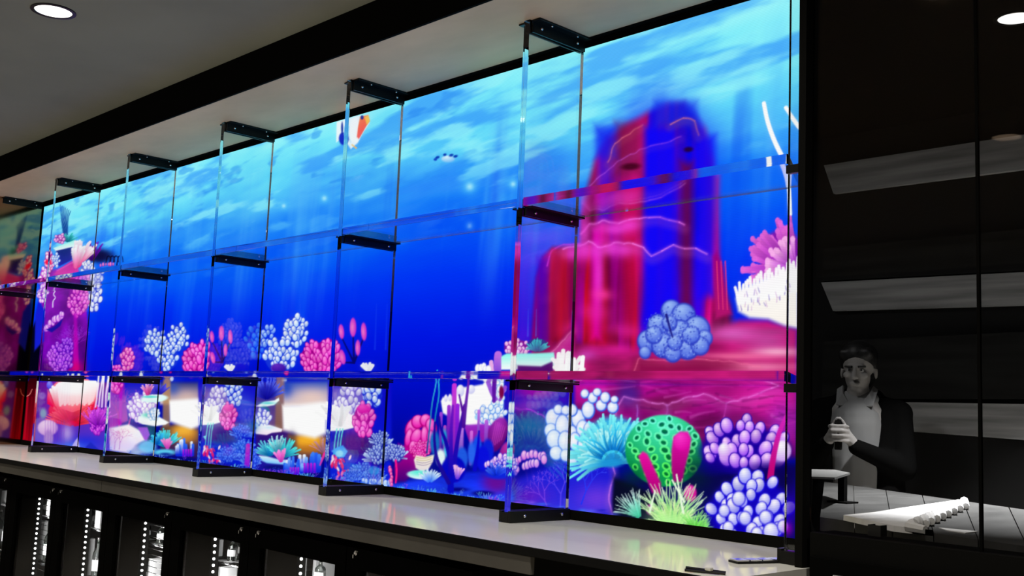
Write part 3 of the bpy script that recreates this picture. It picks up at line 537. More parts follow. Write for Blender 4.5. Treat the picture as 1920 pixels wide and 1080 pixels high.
    crest(Fr(4.209, 1.375, 2849, 108, 55, -2009), [(-40, 16), (-5, 20), (20, 34), (40, 36)], (190, 60, 220), 3, .6)
    twig(Fr(4.354, 0.980, 2673, 93, 245, -1905), 0, 0, 30, 92, 3, (90, 70, 250), (120, 90, 255), 3, 6, 30); twig(Fr(4.354, 0.980, 2673, 93, 245, -1905), -20, 5, 24, 110, 3, (120, 60, 230), (160, 90, 240), 5, 6, 30); twig(Fr(4.444, 1.017, 2588, 85, 224, -1878), 10, 5, 26, 75, 3, (30, 50, 250), (70, 90, 255), 8, 6, 30)
    # pink little bulbs row
    row(Fr(4.178, 1.157, 2863, 110, 165, -1991), [(-30, 20), (-10, -5), (15, -10), (32, 2)], 6, (60, 20, 190), (225, 120, 225), (255, 205, 245), 12, 3); row(Fr(4.178, 1.157, 2863, 110, 165, -1991), [(-30, 28), (0, 12), (20, 8)], 5.5, (40, 20, 190), (205, 130, 235), (255, 215, 250), 7, 6)
    # white bulb coral
    f = Fr(4.352, 1.280, 2698, 94, 100, -1945)
    for i, (x, y, r, a) in enumerate(((-18, -15, 15, 1.3), (12, -12, 14, 1.5), (34, -14, 13, 1.4), (-8, -32, 9, 1.1), (6, -30, 9, 1.1), (22, -30, 11, 1.1), (52, -30, 12, 1.4), (75, -38, 10, 1.1), (95, -34, 10, 1.1), (60, -52, 9, 1.2), (82, -52, 9, 1.2), (46, -60, 8, 1.1), (68, -62, 8, 1), (98, -48, 7, 1),
                                    (-22, 8, 13, 1.15), (0, 0, 14, 1.7), (22, 12, 11, 1.3), (42, 5, 12, 1.5), (54, 6, 11, 1.4), (-16, 24, 15, 1.25), (5, 28, 14, 1.5), (28, 28, 12, 1.5), (48, 34, 16, 1.3), (-12, 50, 13, 1.1), (6, 54, 11, 1.15), (22, 58, 13, 1.15), (58, 22, 14, 1.2))):
        ell(f, x, y, r*1.05, r*a*1.04, (40, 90, 230), soft=1.5); ell(f, x-.5, y-1, r*.93, r*a*.94, (190, 210, 255), W, soft=2.5, ly=-.2)
    # aqua anemone
    f = Fr(4.612, 1.215, 2443, 71, 126, -1844)
    ell(f, -2, -18, 58, 44, (60, 190, 235), soft=12, al=.9)
    fan(f, 0, 28, 96, 6, 190, 2, 90, 8, (20, 130, 205), (130, 250, 255), 2, .35, .55, 1.2)
    fan(f, 0, 26, 60, 15, 180, 20, 66, 6, (60, 200, 240), (190, 255, 255), 7, .4, .5, 1.2)
    ell(f, -5, 28, 26, 10, (30, 150, 215), soft=6)
    fan(f, 0, 26, 26, 20, 170, 24, 70, 4, (10, 110, 190), (60, 200, 240), 17, .3, .5, 1.2)
    # green brain coral
    f = Fr(4.830, 1.218, 2243, 53, 119, -1767)
    ell(f, 0, 0, 74, 68, (10, 150, 80), (80, 250, 195), soft=3, rot=.15, lx=-.1, ly=-.7)
    rg = random.Random(8)
    pts = []
    for k in range(900):
        a = rg.uniform(0, 6.28); r = rg.random()**.5*.95
        q = (70*r*math.cos(a), 64*r*math.sin(a))
        if all(math.hypot(q[0]-p[0], (q[1]-p[1])*1.1) > 15.5 for p in pts): pts.append(q)
    for x, y in pts:
        r = rg.uniform(0, 3); s = rg.uniform(.8, 1.1); k = 1-.35*math.hypot(x/74, y/68)
        t = sst(-60, 50, y)
        rim = (110-20*t, 255, 215-120*t)
        ell(f, x, y, 10*s*k+1.5, 8*s*k+1.5, rim, rot=r, soft=1.3); ell(f, x, y, 7.4*s*k, 5.4*s*k, (0, 70+20*t, 80-40*t), (0, 110, 60), rot=r, soft=1.6)
    glow(f, 60, 40, 30, 40, (4, 40, 40), .6); glow(f, -55, 50, 26, 20, (0, 60, 40), .5)
    # pink club sponges and pale grass
    f = Fr(4.827, 1.120, 2239, 53, 162, -1756)
    poly([(4.871, 1.267), (4.899, 1.286), (4.932, 1.287), (4.948, 1.264), (4.942, 1.224), (4.926, 1.171), (4.915, 1.118), (4.876, 1.115), (4.866, 1.158), (4.864, 1.219)], (235, 15, 175), .008, (150, 0, 110))
    ell(Fr(4.907, 1.251, 2177, 47, 103, -1744), 0, 0, 16, 18, (225, 10, 165), (255, 60, 200), soft=4)
    poly([(4.723, 1.194), (4.744, 1.213), (4.765, 1.205), (4.789, 1.171), (4.827, 1.111), (4.828, 1.068), (4.787, 1.073), (4.744, 1.150)], (240, 15, 165), .008, (170, 0, 120))
    ell(Fr(4.946, 1.086, 2131, 44, 173, -1710), 0, 0, 13, 17, (200, 10, 140), (255, 70, 190), soft=3); ell(Fr(4.789, 1.020, 2266, 56, 208, -1757), 0, 0, 12, 12, (190, 30, 160), soft=4, al=.8)
    fan(f, 20, 92, 60, 40, 150, 4, 92, 3.4, (90, 220, 70), (225, 255, 210), 12, .4, .4, 1)
    fan(f, -40, 72, 26, 90, 165, 4, 60, 3, (60, 200, 160), (230, 255, 245), 14, .2, .4, 1)
    fan(f, 20, 96, 50, 20, 150, 4, 58, 4, (110, 240, 60), (235, 255, 190), 22, .4, .4, 1); glow(f, 15, 75, 40, 18, (190, 255, 170), .75)
    fan(f, 60, 100, 30, 30, 120, 4, 46, 3.4, (70, 200, 40), (170, 255, 150), 25, .4, .4, 1)
    for x0, y0, x1, y1 in ((20, 0, 42, 40), (28, -10, 40, 60), (-12, 20, -22, 60)): stroke(f, [(x0, y0), (x1, y1)], 3, 4, (235, 255, 225), soft=1)
    # violet bulb corals on the right
    f = Fr(5.150, 1.243, 1967, 29, 101, -1657)
    ell(f, 0, 5, 92, 48, (20, 0, 150), soft=10)
    bulbs(f, 0, -8, 82, 48, 12.5, (40, 5, 170), (150, 80, 235), (250, 215, 255), 11, 1.25, .9, False, .95)
    glow(f, 60, 40, 60, 16, (10, 0, 90), .8, 3); glow(f, -60, 40, 30, 14, (14, 0, 120), .7)
    ell(f, 70, 5, 18, 20, (205, 165, 245), W, soft=3); ell(f, -38, 5, 13, 16, (205, 150, 245), W, soft=3)
    stroke(f, [(78, -60), (66, -35), (58, -5), (52, 25), (48, 55)], 7, 12, (210, 40, 190), (190, 0, 110), soft=2)
    f = Fr(5.172, 1.064, 1936, 27, 174, -1627)
    ell(f, 0, 10, 84, 66, (14, 0, 180), soft=12)
    bulbs(f, -4, 2, 78, 62, 13, (20, 8, 215), (140, 140, 245), (255, 250, 255), 15, 1.2, .9, False, .92)
    for x, y, r in ((30, 20, 13), (40, 46, 16), (-20, -15, 14), (-48, 8, 12), (-8, 22, 13), (14, 50, 12), (62, 36, 12), (-40, 40, 12)): ell(f, x, y, r, r*1.15, (30, 20, 220), soft=2); ell(f, x, y, r*.9, r*1.02, (165, 165, 250), W, soft=3)
    glow(f, 80, 0, 16, 40, (40, 0, 190), .7); glow(f, 72, 40, 10, 14, (190, 0, 190), .6)

    # --- middle bay: ledge with fingers above the second shelf
    f = Fr(4.157, 1.537, 2916, 113, -27, -2050)
    bulbs(Fr(4.105, 1.574, 2972, 118, -47, -2074), 0, 0, 24, 15, 5, (120, 20, 150), (240, 150, 225), (255, 225, 250), 3, 1.1)
    ell(Fr(4.206, 1.587, 2870, 109, -52, -2039), 0, 2, 20, 13, (0, 60, 140), soft=3); fan(Fr(4.206, 1.587, 2870, 109, -52, -2039), 0, 14, 34, 15, 165, 3, 24, 3.2, (0, 90, 150), (50, 200, 210), 4, .2, .6)
    poly([(4.000, 1.496), (4.016, 1.542), (4.052, 1.554), (4.199, 1.553), (4.295, 1.555), (4.315, 1.488), (4.010, 1.488)], (130, 255, 240), .006, W)
    poly([(4.100, 1.508), (4.230, 1.504), (4.291, 1.523), (4.299, 1.476), (4.101, 1.475)], (70, 10, 110), .008)
    fan(Fr(4.371, 1.460, 2694, 93, 12, -1963), 0, 0, 13, 22, 150, 6, 44, 8.5, (255, 245, 255), W, 5, .1, .85, .9)
    for i, (x, h) in enumerate(((1040, 32), (1048, 38), (1057, 34), (1066, 28), (1073, 22), (1090, 26))): stroke(Fr(*next(SPOTS)), [(0, 0), (3, -h)], 9, 8, W, soft=1)
    stroke(Fr(4.016, 1.486, 3057, 127, -1, -2094), [(-4, 5), (-4, -22), (-3, -30)], 14, 14, (130, 70, 215), (190, 110, 225), soft=1); stroke(Fr(3.964, 1.486, 3112, 132, -1, -2112), [(2, 5), (1, -16)], 9, 8, (235, 170, 230), soft=1)
    row(Fr(3.917, 1.492, 3163, 137, -4, -2130), [(-14, 2), (0, -4), (10, 2)], 5, (200, 200, 255), W, W, 6, 2)
    for x in (985, 1000): stroke(Fr(*next(SPOTS)), [(0, 20), (1, -30)], 3, 1, (60, 120, 255), soft=1.5, al=.5)

    # --- bay left of it: vase, pink cauliflower, dark trunks and white bulbs
    poly([(3.376, 0.913), (3.368, 1.003), (3.459, 1.021), (3.701, 1.060), (3.926, 1.097), (4.108, 1.108), (4.119, 0.919)], (10, 24, 215), .02, (40, 90, 255), tex=.35, ts=(4, 26))
    glow(Fr(4.022, 1.052, 3014, 125, 224, -2032), 0, 0, 30, 24, (120, 6, 130), .8, 3); glow(Fr(4.042, 0.962, 2985, 123, 269, -2013), 0, 0, 34, 12, (170, 110, 245), .7); ell(Fr(3.948, 1.005, 3088, 132, 251, -2052), 0, 0, 24, 6, (6, 4, 110), soft=4)
    ell(Fr(3.798, 1.008, 3248, 148, 256, -2105), 0, 0, 24, 5, (6, 4, 120), soft=4)
    poly([(3.374, 1.060), (3.394, 1.175), (3.432, 1.166), (3.481, 1.191), (3.545, 1.072), (3.460, 1.010), (3.386, 1.004)], (225, 0, 150), .015, (60, 0, 120))
    f = Fr(3.544, 1.216, 3548, 177, 151, -2224)
    for i, (x, y, rx, ry, r) in enumerate(((-16, -12, 13, 20, .35), (-5, -24, 13, 14, .2), (10, -26, 12, 13, 0), (20, -14, 11, 18, -.2), (-22, 6, 8, 20, .2), (-8, 4, 11, 17, .4), (8, 2, 8, 20, 0), (20, 8, 9, 18, -.1), (-14, 24, 9, 14, .1), (0, 24, 10, 14, 0), (13, 24, 9, 14, 0), (-2, 38, 14, 9, 0))):
        ell(f, x, y, rx, ry, (170, 0, 120), rot=r, soft=1.6); ell(f, x, y-1, rx*.82, ry*.88, (235, 35, 175), (255, 150, 220), rot=r, soft=2)
    bulbs(f, 0, 28, 20, 16, 3, (160, 0, 110), (230, 40, 160), (255, 140, 215), 2, 1, .2, False)
    f = Fr(3.577, 1.107, 3500, 173, 211, -2197)
    poly([(3.509, 1.109), (3.522, 1.130), (3.583, 1.127), (3.644, 1.141), (3.636, 1.108), (3.611, 1.076), (3.563, 1.060), (3.523, 1.075)], (255, 246, 215), .006, (225, 215, 225))
    for i in range(4): stroke(f, [(-14, -7+i*4), (0, -5+i*4.5), (14, -9+i*4)], 1.6, 1.2, (170, 150, 90) if i < 2 else (120, 100, 150), soft=1, al=.7)
    ell(Fr(3.557, 1.050, 3518, 175, 243, -2196), 0, 0, 27, 9, (235, 255, 255), (90, 240, 215), soft=2, rot=.05); glow(Fr(3.599, 1.058, 3472, 170, 237, -2182), 0, 0, 14, 4, (40, 205, 190), .7)
    fan(Fr(3.622, 1.022, 3442, 167, 256, -2169), 0, 0, 22, 30, 150, 4, 26, 4, (60, 120, 255), (225, 245, 255), 6, .1, .6)
    # white coral mass
    f = Fr(3.832, 1.324, 3240, 146, 86, -2137)
    poly([(3.666, 1.360), (3.678, 1.377), (3.738, 1.383), (3.776, 1.418), (3.841, 1.423), (3.920, 1.433), (3.950, 1.464), (4.042, 1.465), (4.054, 1.269), (3.978, 1.266), (3.852, 1.261), (3.793, 1.270), (3.725, 1.295), (3.683, 1.309)], W, .008)
    for x, y, rx, ry in ((-12, -38, 8, 12), (8, -40, 8, 9), (-40, -24, 4, 8), (-32, -25, 4, 8), (-24, -25, 4, 8)): ell(f, x, y, rx, ry, (200, 200, 245), W, soft=1.5)
    bulbs(f, 44, 5, 26, 22, 6, (60, 120, 235), (200, 225, 255), W, 4, 1.3, .5, False); bulbs(f, 56, -32, 14, 22, 5, (110, 170, 245), (215, 240, 255), W, 6, 1.3, .4, False)
    ell(f, 20, 12, 6, 6, (150, 210, 250), soft=2)
    poly([(3.813, 1.268), (3.930, 1.277), (4.024, 1.267), (4.012, 1.205), (3.856, 1.198)], (150, 40, 200), .008, (150, 20, 150))
    ell(Fr(4.016, 1.236, 3036, 126, 129, -2059), 0, 0, 19, 36, (95, 5, 110), (170, 50, 190), rot=.35, soft=3)
    for i in range(6): stroke(Fr(4.016, 1.236, 3036, 126, 129, -2059), [(-12+i*4, 25-i*3), (-2+i*3.4, -25+i*2)], 2, 1.5, (205, 70, 190), soft=1.2, al=.6)
    ell(Fr(4.069, 1.171, 2976, 121, 161, -2032), 0, 0, 12, 22, (110, 6, 120), (190, 50, 170), rot=.3, soft=3)
    stroke(Fr(4.015, 1.412, 3052, 127, 38, -2084), [(-20, -14), (-12, 10), (-5, 18)], 9, 7, (150, 80, 215), soft=1.2); stroke(Fr(4.015, 1.412, 3052, 127, 38, -2084), [(-8, -22), (-9, 22)], 9, 7, (90, 10, 160), soft=1.2); stroke(Fr(4.015, 1.412, 3052, 127, 38, -2084), [(12, -4), (2, 20)], 7, 5, (150, 70, 210), soft=1.2)
    ell(Fr(4.031, 1.402, 3035, 125, 43, -2077), 0, 0, 5, 14, (120, 0, 60), soft=2)
    # teal stalks, purple columns, dark trunks
    f = Fr(3.646, 1.342, 3445, 166, 79, -2206)
    stroke(f, [(0, -66), (-2, -40), (-10, -5), (-14, 40), (-20, 90)], 2.4, 3, (60, 215, 235), (10, 60, 140), soft=.9); stroke(f, [(2, -52), (4, -20), (-2, 10), (-6, 40)], 2.4, 3, (50, 205, 235), (10, 110, 170), soft=.9)
    for x, y0, y1, w, c in ((852, 722, 900, 9, (200, 50, 215)), (858, 760, 900, 8, (150, 30, 220)), (842, 762, 850, 7, (150, 40, 205)), (827, 775, 850, 6, (160, 60, 215)), (868, 770, 860, 6, (190, 90, 230)), (898, 770, 830, 5, (190, 100, 225)), (912, 790, 850, 7, (180, 90, 220)), (884, 810, 870, 6, (215, 110, 225)), (865, 800, 860, 8, (200, 130, 235)), (834, 800, 850, 6, (190, 70, 190))):
        stroke(Fr(*next(SPOTS)), [(0, y0/2-y1/2), (-2, y1/2-y0/2)], w, w*.9, c, [v*.5+q for v, q in zip(c, (0, 0, 60))], soft=1)
    for x, y, rx, ry, c in ((815, 830, 10, 26, (20, 110, 190)), (833, 820, 6, 18, (20, 170, 215)), (838, 845, 7, 14, (60, 200, 235)), (826, 858, 10, 18, (225, 245, 245)), (866, 860, 12, 24, (30, 90, 225)), (895, 840, 10, 26, (20, 80, 235)), (884, 850, 8, 26, (40, 100, 240)), (915, 845, 12, 24, (10, 30, 215)), (905, 860, 14, 26, (8, 14, 220)), (850, 880, 24, 26, (4, 6, 190))):
        ell(Fr(*next(SPOTS)), 0, 0, rx, ry, c, soft=4)
    f = Fr(3.750, 1.085, 3307, 154, 217, -2133)
    D = (26, 8, 150)
    stroke(f, [(0, 40), (0, -10), (-8, -50), (-20, -80), (-22, -100)], 12, 4, (6, 8, 190), D, soft=1.2); stroke(f, [(4, 20), (10, -40), (20, -90), (26, -120)], 10, 5, (6, 8, 190), (70, 10, 150), soft=1.2); stroke(f, [(24, -80), (28, -120), (32, -150), (34, -172)], 7, 4, (70, 10, 150), (110, 30, 180), soft=1.2); stroke(f, [(22, -110), (16, -140)], 5, 3, (80, 10, 150), soft=1.2)
    stroke(f, [(-4, 25), (-20, -5), (-28, -25), (-32, -60), (-30, -90)], 8, 4, D, soft=1.2); stroke(f, [(2, 10), (0, -60), (4, -120)], 9, 5, (10, 6, 180), (120, 20, 190), soft=1.2); stroke(f, [(44, 0), (50, -40), (52, -70)], 8, 3, (8, 8, 200), soft=1.2)
    fan(f, 12, 18, 9, 60, 110, 2, 26, 5, (110, 60, 220), (250, 190, 235), 3, .1, .7)
    row(Fr(4.032, 1.134, 3011, 124, 181, -2040), [(-24, 8), (-10, 0), (5, -8), (22, -8)], 5, (40, 20, 200), (220, 160, 240), (255, 235, 255), 10, 4); bulbs(Fr(4.062, 1.126, 2979, 121, 185, -2028), 0, 0, 20, 14, 4, (20, 20, 200), (150, 130, 245), (240, 220, 255), 8, 1.2, .3, False)
    ell(Fr(4.035, 1.087, 3004, 124, 205, -2032), 0, 0, 30, 12, (8, 40, 225), soft=5, al=.9); fan(Fr(4.035, 1.077, 3003, 124, 210, -2031), -5, 0, 20, 20, 160, 3, 26, 3, (10, 40, 220), (60, 110, 255), 9)

    # --- the two repeated reef scenes of the left bays
    def tubes(fr, s):
        for x, y, rx, ry, r in ((-24, 2, 5.5, 15, -.1), (-2, -6, 6.5, 19, 0), (18, 2, 5.5, 18, -.05), (7, 32, 5, 16, 0), (-22, 50, 6, 15, -.2)):
            stroke(fr, [(x*s, (y+10)*s), (0, 60*s)], 2.5*s, 4*s, (6, 6, 90), soft=1.2)
        for x, y, rx, ry, r in ((-24, 2, 5.5, 15, -.1), (-2, -6, 6.5, 19, 0), (18, 2, 5.5, 18, -.05), (7, 32, 5, 16, 0), (-22, 50, 6, 15, -.2)):
            ell(fr, x*s, y*s, rx*s, ry*s, (190, 20, 190), (255, 130, 200), rot=r, soft=1.2, ly=0)
    # first copy, second copy: bulb coral, pink mound, tubes
    bulbs(Fr(0.993, 1.655, 7074, 563, -137, -3210), 0, 0, 23, 24, 5, (20, 50, 215), (150, 185, 255), W, 3, 1.35); bulbs(Fr(1.283, 1.675, 6621, 510, -147, -3109), 0, 0, 20, 26, 5, (20, 50, 215), (150, 185, 255), W, 4, 1.35)
    bulbs(Fr(1.174, 1.564, 6776, 528, -63, -3129), 0, 0, 20, 24, 5, (20, 50, 215), (130, 170, 255), W, 5, 1.35); ell(Fr(1.248, 1.446, 6647, 514, 29, -3081), 0, 0, 4, 8, (200, 215, 255), W)
    bulbs(Fr(2.170, 1.638, 5318, 363, -107, -2782), 0, 0, 26, 30, 6, (6, 30, 225), (20, 80, 240), (60, 130, 255), 7, 1.3); bulbs(Fr(2.261, 1.664, 5196, 350, -123, -2753), 0, 0, 15, 24, 5.4, (10, 40, 220), (80, 130, 245), (190, 215, 255), 3, 1.35); bulbs(Fr(2.524, 1.679, 4844, 311, -129, -2661), 0, 0, 25, 30, 5.6, (20, 50, 215), (150, 185, 255), W, 4, 1.35)
    bulbs(Fr(2.406, 1.558, 4988, 327, -50, -2684), 0, 0, 31, 32, 5.8, (20, 50, 215), (140, 175, 255), W, 5, 1.35); ell(Fr(2.393, 1.499, 4999, 329, -10, -2679), 0, 0, 16, 10, (50, 10, 160), (100, 40, 190), soft=3); ell(Fr(2.455, 1.441, 4910, 319, 29, -2647), 0, 0, 5, 9, (200, 215, 255), W)
    bulbs(Fr(0.620, 1.563, 7668, 632, -65, -3328), 0, 0, 13, 22, 4.2, (150, 20, 150), (240, 95, 195), (255, 175, 220), 3, 1.4); bulbs(Fr(0.486, 1.493, 7883, 658, -8, -3363), 0, 0, 11, 10, 4, (150, 20, 150), (240, 75, 195), (255, 150, 220), 4, 1.2)
    for fr, rx, ry, sd in ((Fr(1.513, 1.561, 6257, 469, -58, -3006), 25, 26, 2), (Fr(2.749, 1.555, 4539, 279, -45, -2560), 36, 30, 3)):
        bulbs(fr, 0, 4, rx, ry, 5.5, (150, 0, 130), (235, 45, 185), (255, 140, 220), sd, 1.7, .9)
        bulbs(fr, rx*.45, -ry*.35, rx*.55, ry*.75, 5.5, (160, 0, 140), (240, 60, 195), (255, 150, 225), sd+4, 1.8, .6)
    tubes(Fr(1.792, 1.675, 5859, 423, -139, -2925), .82); tubes(Fr(3.012, 1.671, 4220, 244, -115, -2483), 1.)
    for fr, s in ((Fr(1.904, 1.495, 5676, 404, -8, -2854), .8), (Fr(3.140, 1.493, 4046, 227, -5, -2409), 1.)):
        fan(fr, 0, 4, 7, 35, 145, 0, 16*s, 7*s, W, W, 2, .1, .8)
    for x in (560, 700, 720, 730): stroke(Fr(*next(SPOTS)), [(0, 45), (3, -40)], 3, 1, (40, 90, 255), soft=2, al=.4)
    # under the second shelf
    # first copy
    poly([(0.396, 1.429), (1.101, 1.433), (1.119, 1.330), (0.778, 1.243), (0.448, 1.168)], (8, 12, 205), .02, (60, 30, 200))
    poly([(0.357, 1.418), (0.609, 1.420), (0.716, 1.177), (0.421, 1.100)], (110, 20, 190), .02, (190, 60, 180))
    twig(Fr(0.587, 1.139, 7668, 634, 286, -3262), 0, 0, 22, 92, 3, (190, 40, 160), (170, 40, 200), 5, 6, 24); twig(Fr(0.685, 1.143, 7505, 615, 280, -3228), 4, 0, 20, 80, 3, (200, 50, 170), (190, 60, 210), 8, 6, 26); stroke(Fr(0.585, 1.304, 7692, 636, 150, -3293), [(0, -32), (-2, 45)], 7, 5, (190, 10, 200), soft=3, al=.8)
    bulbs(Fr(0.492, 1.386, 7860, 656, 83, -3341), 0, 0, 12, 14, 4.4, (180, 10, 150), (245, 70, 200), (255, 150, 225), 5, 1.5)
    poly([(1.034, 1.423), (1.571, 1.427), (1.591, 1.300), (1.127, 1.284)], (30, 40, 120), .02, (240, 215, 200)); glow(Fr(1.448, 1.336, 6327, 478, 112, -2990), 0, 0, 34, 18, (225, 190, 175), .7); glow(Fr(1.278, 1.385, 6592, 508, 76, -3060), 0, 0, 12, 14, (40, 80, 190), .6); stroke(Fr(1.228, 1.286, 6657, 516, 153, -3060), [(-2, -45), (-4, 60)], 14, 14, (190, 140, 90), (150, 110, 70), soft=4, al=.8)
    poly([(1.148, 1.160), (1.344, 1.183), (1.612, 1.163), (1.655, 1.000), (1.175, 1.008)], (110, 70, 40), .02, (40, 20, 90)); glow(Fr(1.447, 1.142, 6304, 476, 257, -2957), 0, 0, 26, 18, (255, 185, 60), .95, 3); glow(Fr(1.472, 1.107, 6263, 472, 282, -2942), 0, 0, 22, 10, (200, 130, 40), .7)
    poly([(1.236, 1.317), (1.621, 1.339), (1.646, 1.179), (1.527, 1.157), (1.411, 1.170), (1.264, 1.189)], W, .02)
    bulbs(Fr(0.863, 1.261, 7231, 583, 179, -3186), 0, 0, 24, 26, 5, (140, 90, 215), (205, 175, 250), W, 5, 1.5, .8); bulbs(Fr(0.953, 1.280, 7088, 566, 163, -3157), 0, 0, 18, 22, 5, (160, 120, 225), (235, 220, 255), W, 6, 1.5, .8)
    poly([(1.008, 1.171), (1.094, 1.158), (1.091, 1.019), (0.946, 1.042), (0.883, 1.150)], (20, 70, 110), .012, (10, 60, 120))
    fan(Fr(1.090, 1.339, 6879, 541, 114, -3119), 0, 0, 34, 30, 165, 2, 26, 3, (20, 10, 150), (80, 80, 240), 4, .1, .6); fan(Fr(0.950, 1.337, 7101, 567, 118, -3168), 0, 0, 12, 60, 130, 2, 26, 4, (210, 20, 130), (255, 190, 230), 5, .1, .6)
    ell(Fr(1.037, 1.322, 6960, 551, 128, -3135), 0, 0, 28, 8, (210, 255, 250), W, soft=2, rot=-.06); ell(Fr(0.980, 1.331, 7053, 562, 122, -3157), 0, 0, 18, 3, (90, 225, 215), soft=2)
    poly([(0.827, 1.180), (0.884, 1.227), (1.030, 1.244), (1.139, 1.216), (1.264, 1.189), (1.214, 1.172), (1.080, 1.158), (0.903, 1.164)], (240, 255, 255), .008, W); glow(Fr(0.978, 1.223, 7042, 561, 207, -3138), 0, 0, 13, 5, (60, 205, 175), .9); bulbs(Fr(1.053, 1.232, 6923, 547, 199, -3113), 0, 0, 12, 12, 3.4, (120, 170, 230), (220, 235, 255), W, 7, 1.4)
    poly([(0.118, 1.046), (0.257, 1.107), (0.416, 1.126), (0.719, 1.164), (0.887, 1.132), (0.969, 1.072), (0.832, 1.034), (0.753, 0.985), (0.523, 0.985), (0.281, 0.993)], (255, 250, 255), .015, (250, 235, 255)); glow(Fr(0.746, 1.023, 7390, 602, 375, -3184), 0, 0, 30, 12, (235, 220, 255), .9); glow(Fr(0.545, 1.072, 7727, 642, 343, -3264), 0, 0, 20, 16, (255, 200, 225), .5)
    for sd in range(3): twig(Fr(0.536, 0.999, 7732, 643, 403, -3254), sd*9-8, 0, 12, 90-sd*9+8, 1.6, (190, 120, 210), (225, 130, 190), sd+3, 6, 28, .7)
    poly([(0.833, 1.149), (0.976, 1.154), (1.019, 1.109), (0.972, 1.059)], (160, 80, 220), .01)
    ell(Fr(0.997, 1.036, 6987, 555, 354, -3098), 0, 0, 20, 14, (110, 190, 245), soft=6); glow(Fr(0.861, 0.997, 7200, 580, 390, -3139), 0, 0, 18, 8, (190, 220, 255), .8)
    fan(Fr(1.235, 1.048, 6616, 513, 335, -3016), 0, 0, 34, 25, 160, 3, 34, 4.4, (0, 110, 160), (90, 235, 240), 4, .1, .5); fan(Fr(1.146, 1.055, 6755, 529, 333, -3049), 0, 0, 16, 60, 150, 3, 24, 4, (0, 90, 190), (60, 190, 240), 5, .1, .5)
    fan(Fr(1.263, 1.037, 6571, 507, 342, -3004), 0, 0, 8, 55, 125, 2, 20, 4.5, (215, 60, 190), (255, 150, 220), 2, .1, .8); ell(Fr(1.227, 1.017, 6625, 514, 359, -3013), 0, 0, 26, 7, (90, 200, 240), soft=4); ell(Fr(1.242, 1.006, 6600, 511, 367, -3006), 0, 0, 14, 4, (20, 50, 150), soft=3)
    def tubers(fr, s, sd):
        rg = random.Random(sd)
        for i in range(16):
            x = rg.uniform(-20, 24)*s; h = rg.uniform(14, 34)*s*(1-abs(x)/(60*s))
            stroke(fr, [(x, 6*s), (x*1.05, -h)], 7*s, 6*s, (10, 40, 215), rg.choice([(60, 130, 250), (130, 180, 255), (235, 245, 255), (40, 100, 245)]), soft=1)
        for i in range(4): stroke(fr, [(i*6*s-4*s, 8*s), (i*6*s-4*s, -6*s)], 5*s, 4*s, (90, 10, 220), (190, 30, 215), soft=1.2)
    tubers(Fr(1.478, 1.030, 6245, 470, 339, -2927), .8, 4)
    # second copy
    poly([(2.176, 1.431), (2.514, 1.433), (2.544, 1.181), (2.210, 1.167)], (40, 30, 160), .015, (120, 80, 120)); poly([(2.441, 1.433), (2.850, 1.443), (2.864, 1.311), (2.457, 1.301)], (20, 60, 180), .02, (255, 225, 205), ); glow(Fr(2.711, 1.358, 4567, 283, 81, -2543), 0, 0, 46, 22, (240, 205, 190), .85)
    glow(Fr(2.484, 1.399, 4866, 315, 56, -2630), 0, 0, 12, 18, (20, 60, 190), .7); stroke(Fr(2.431, 1.314, 4928, 322, 113, -2636), [(0, -44), (-2, 60)], 16, 16, (165, 120, 110), (130, 90, 60), soft=5, al=.8)
    poly([(2.210, 1.173), (2.542, 1.199), (2.635, 1.012), (2.239, 0.946)], (50, 10, 110), .02, (20, 20, 170)); poly([(2.521, 1.172), (2.852, 1.174), (2.862, 1.076), (2.631, 1.042)], (150, 95, 40), .02, (60, 30, 60)); glow(Fr(2.697, 1.152, 4563, 283, 212, -2516), 0, 0, 36, 20, (255, 180, 40), .95, 3); glow(Fr(2.716, 1.113, 4535, 280, 236, -2503), 0, 0, 28, 10, (185, 115, 35), .8)
    poly([(2.445, 1.319), (2.599, 1.325), (2.781, 1.342), (2.843, 1.343), (2.851, 1.187), (2.756, 1.160), (2.616, 1.171), (2.471, 1.189)], W, .022)
    glow(Fr(2.565, 1.123, 4730, 301, 235, -2558), 0, 0, 10, 26, (60, 40, 60), .7, 3)
    fan(Fr(2.301, 1.343, 5105, 341, 96, -2687), 0, 0, 60, 20, 165, 2, 38, 3.4, (10, 6, 140), (90, 110, 250), 4, .08, .5); ell(Fr(2.297, 1.378, 5115, 342, 72, -2694), 0, 0, 18, 16, (10, 6, 150), soft=8, al=.5)
    poly([(2.192, 1.303), (2.278, 1.329), (2.378, 1.339), (2.416, 1.353), (2.423, 1.337), (2.376, 1.312), (2.266, 1.299)], (240, 255, 255), .006, W); glow(Fr(2.314, 1.322, 5085, 339, 110, -2679), 0, 0, 16, 3, (60, 205, 205), .8)
    ell(Fr(2.284, 1.278, 5121, 343, 140, -2682), 0, 0, 12, 12, (20, 120, 140), soft=4, al=.7)
    bulbs(Fr(2.274, 1.240, 5132, 345, 166, -2680), 0, 0, 14, 22, 4.6, (90, 90, 210), (205, 215, 250), W, 7, 1.6);
    poly([(2.198, 1.178), (2.242, 1.206), (2.343, 1.215), (2.469, 1.199), (2.462, 1.183), (2.373, 1.174), (2.325, 1.161), (2.221, 1.162)], W, .006, (245, 225, 245)); glow(Fr(2.345, 1.200, 5031, 334, 191, -2648), 0, 0, 12, 4, (190, 230, 250), .7)
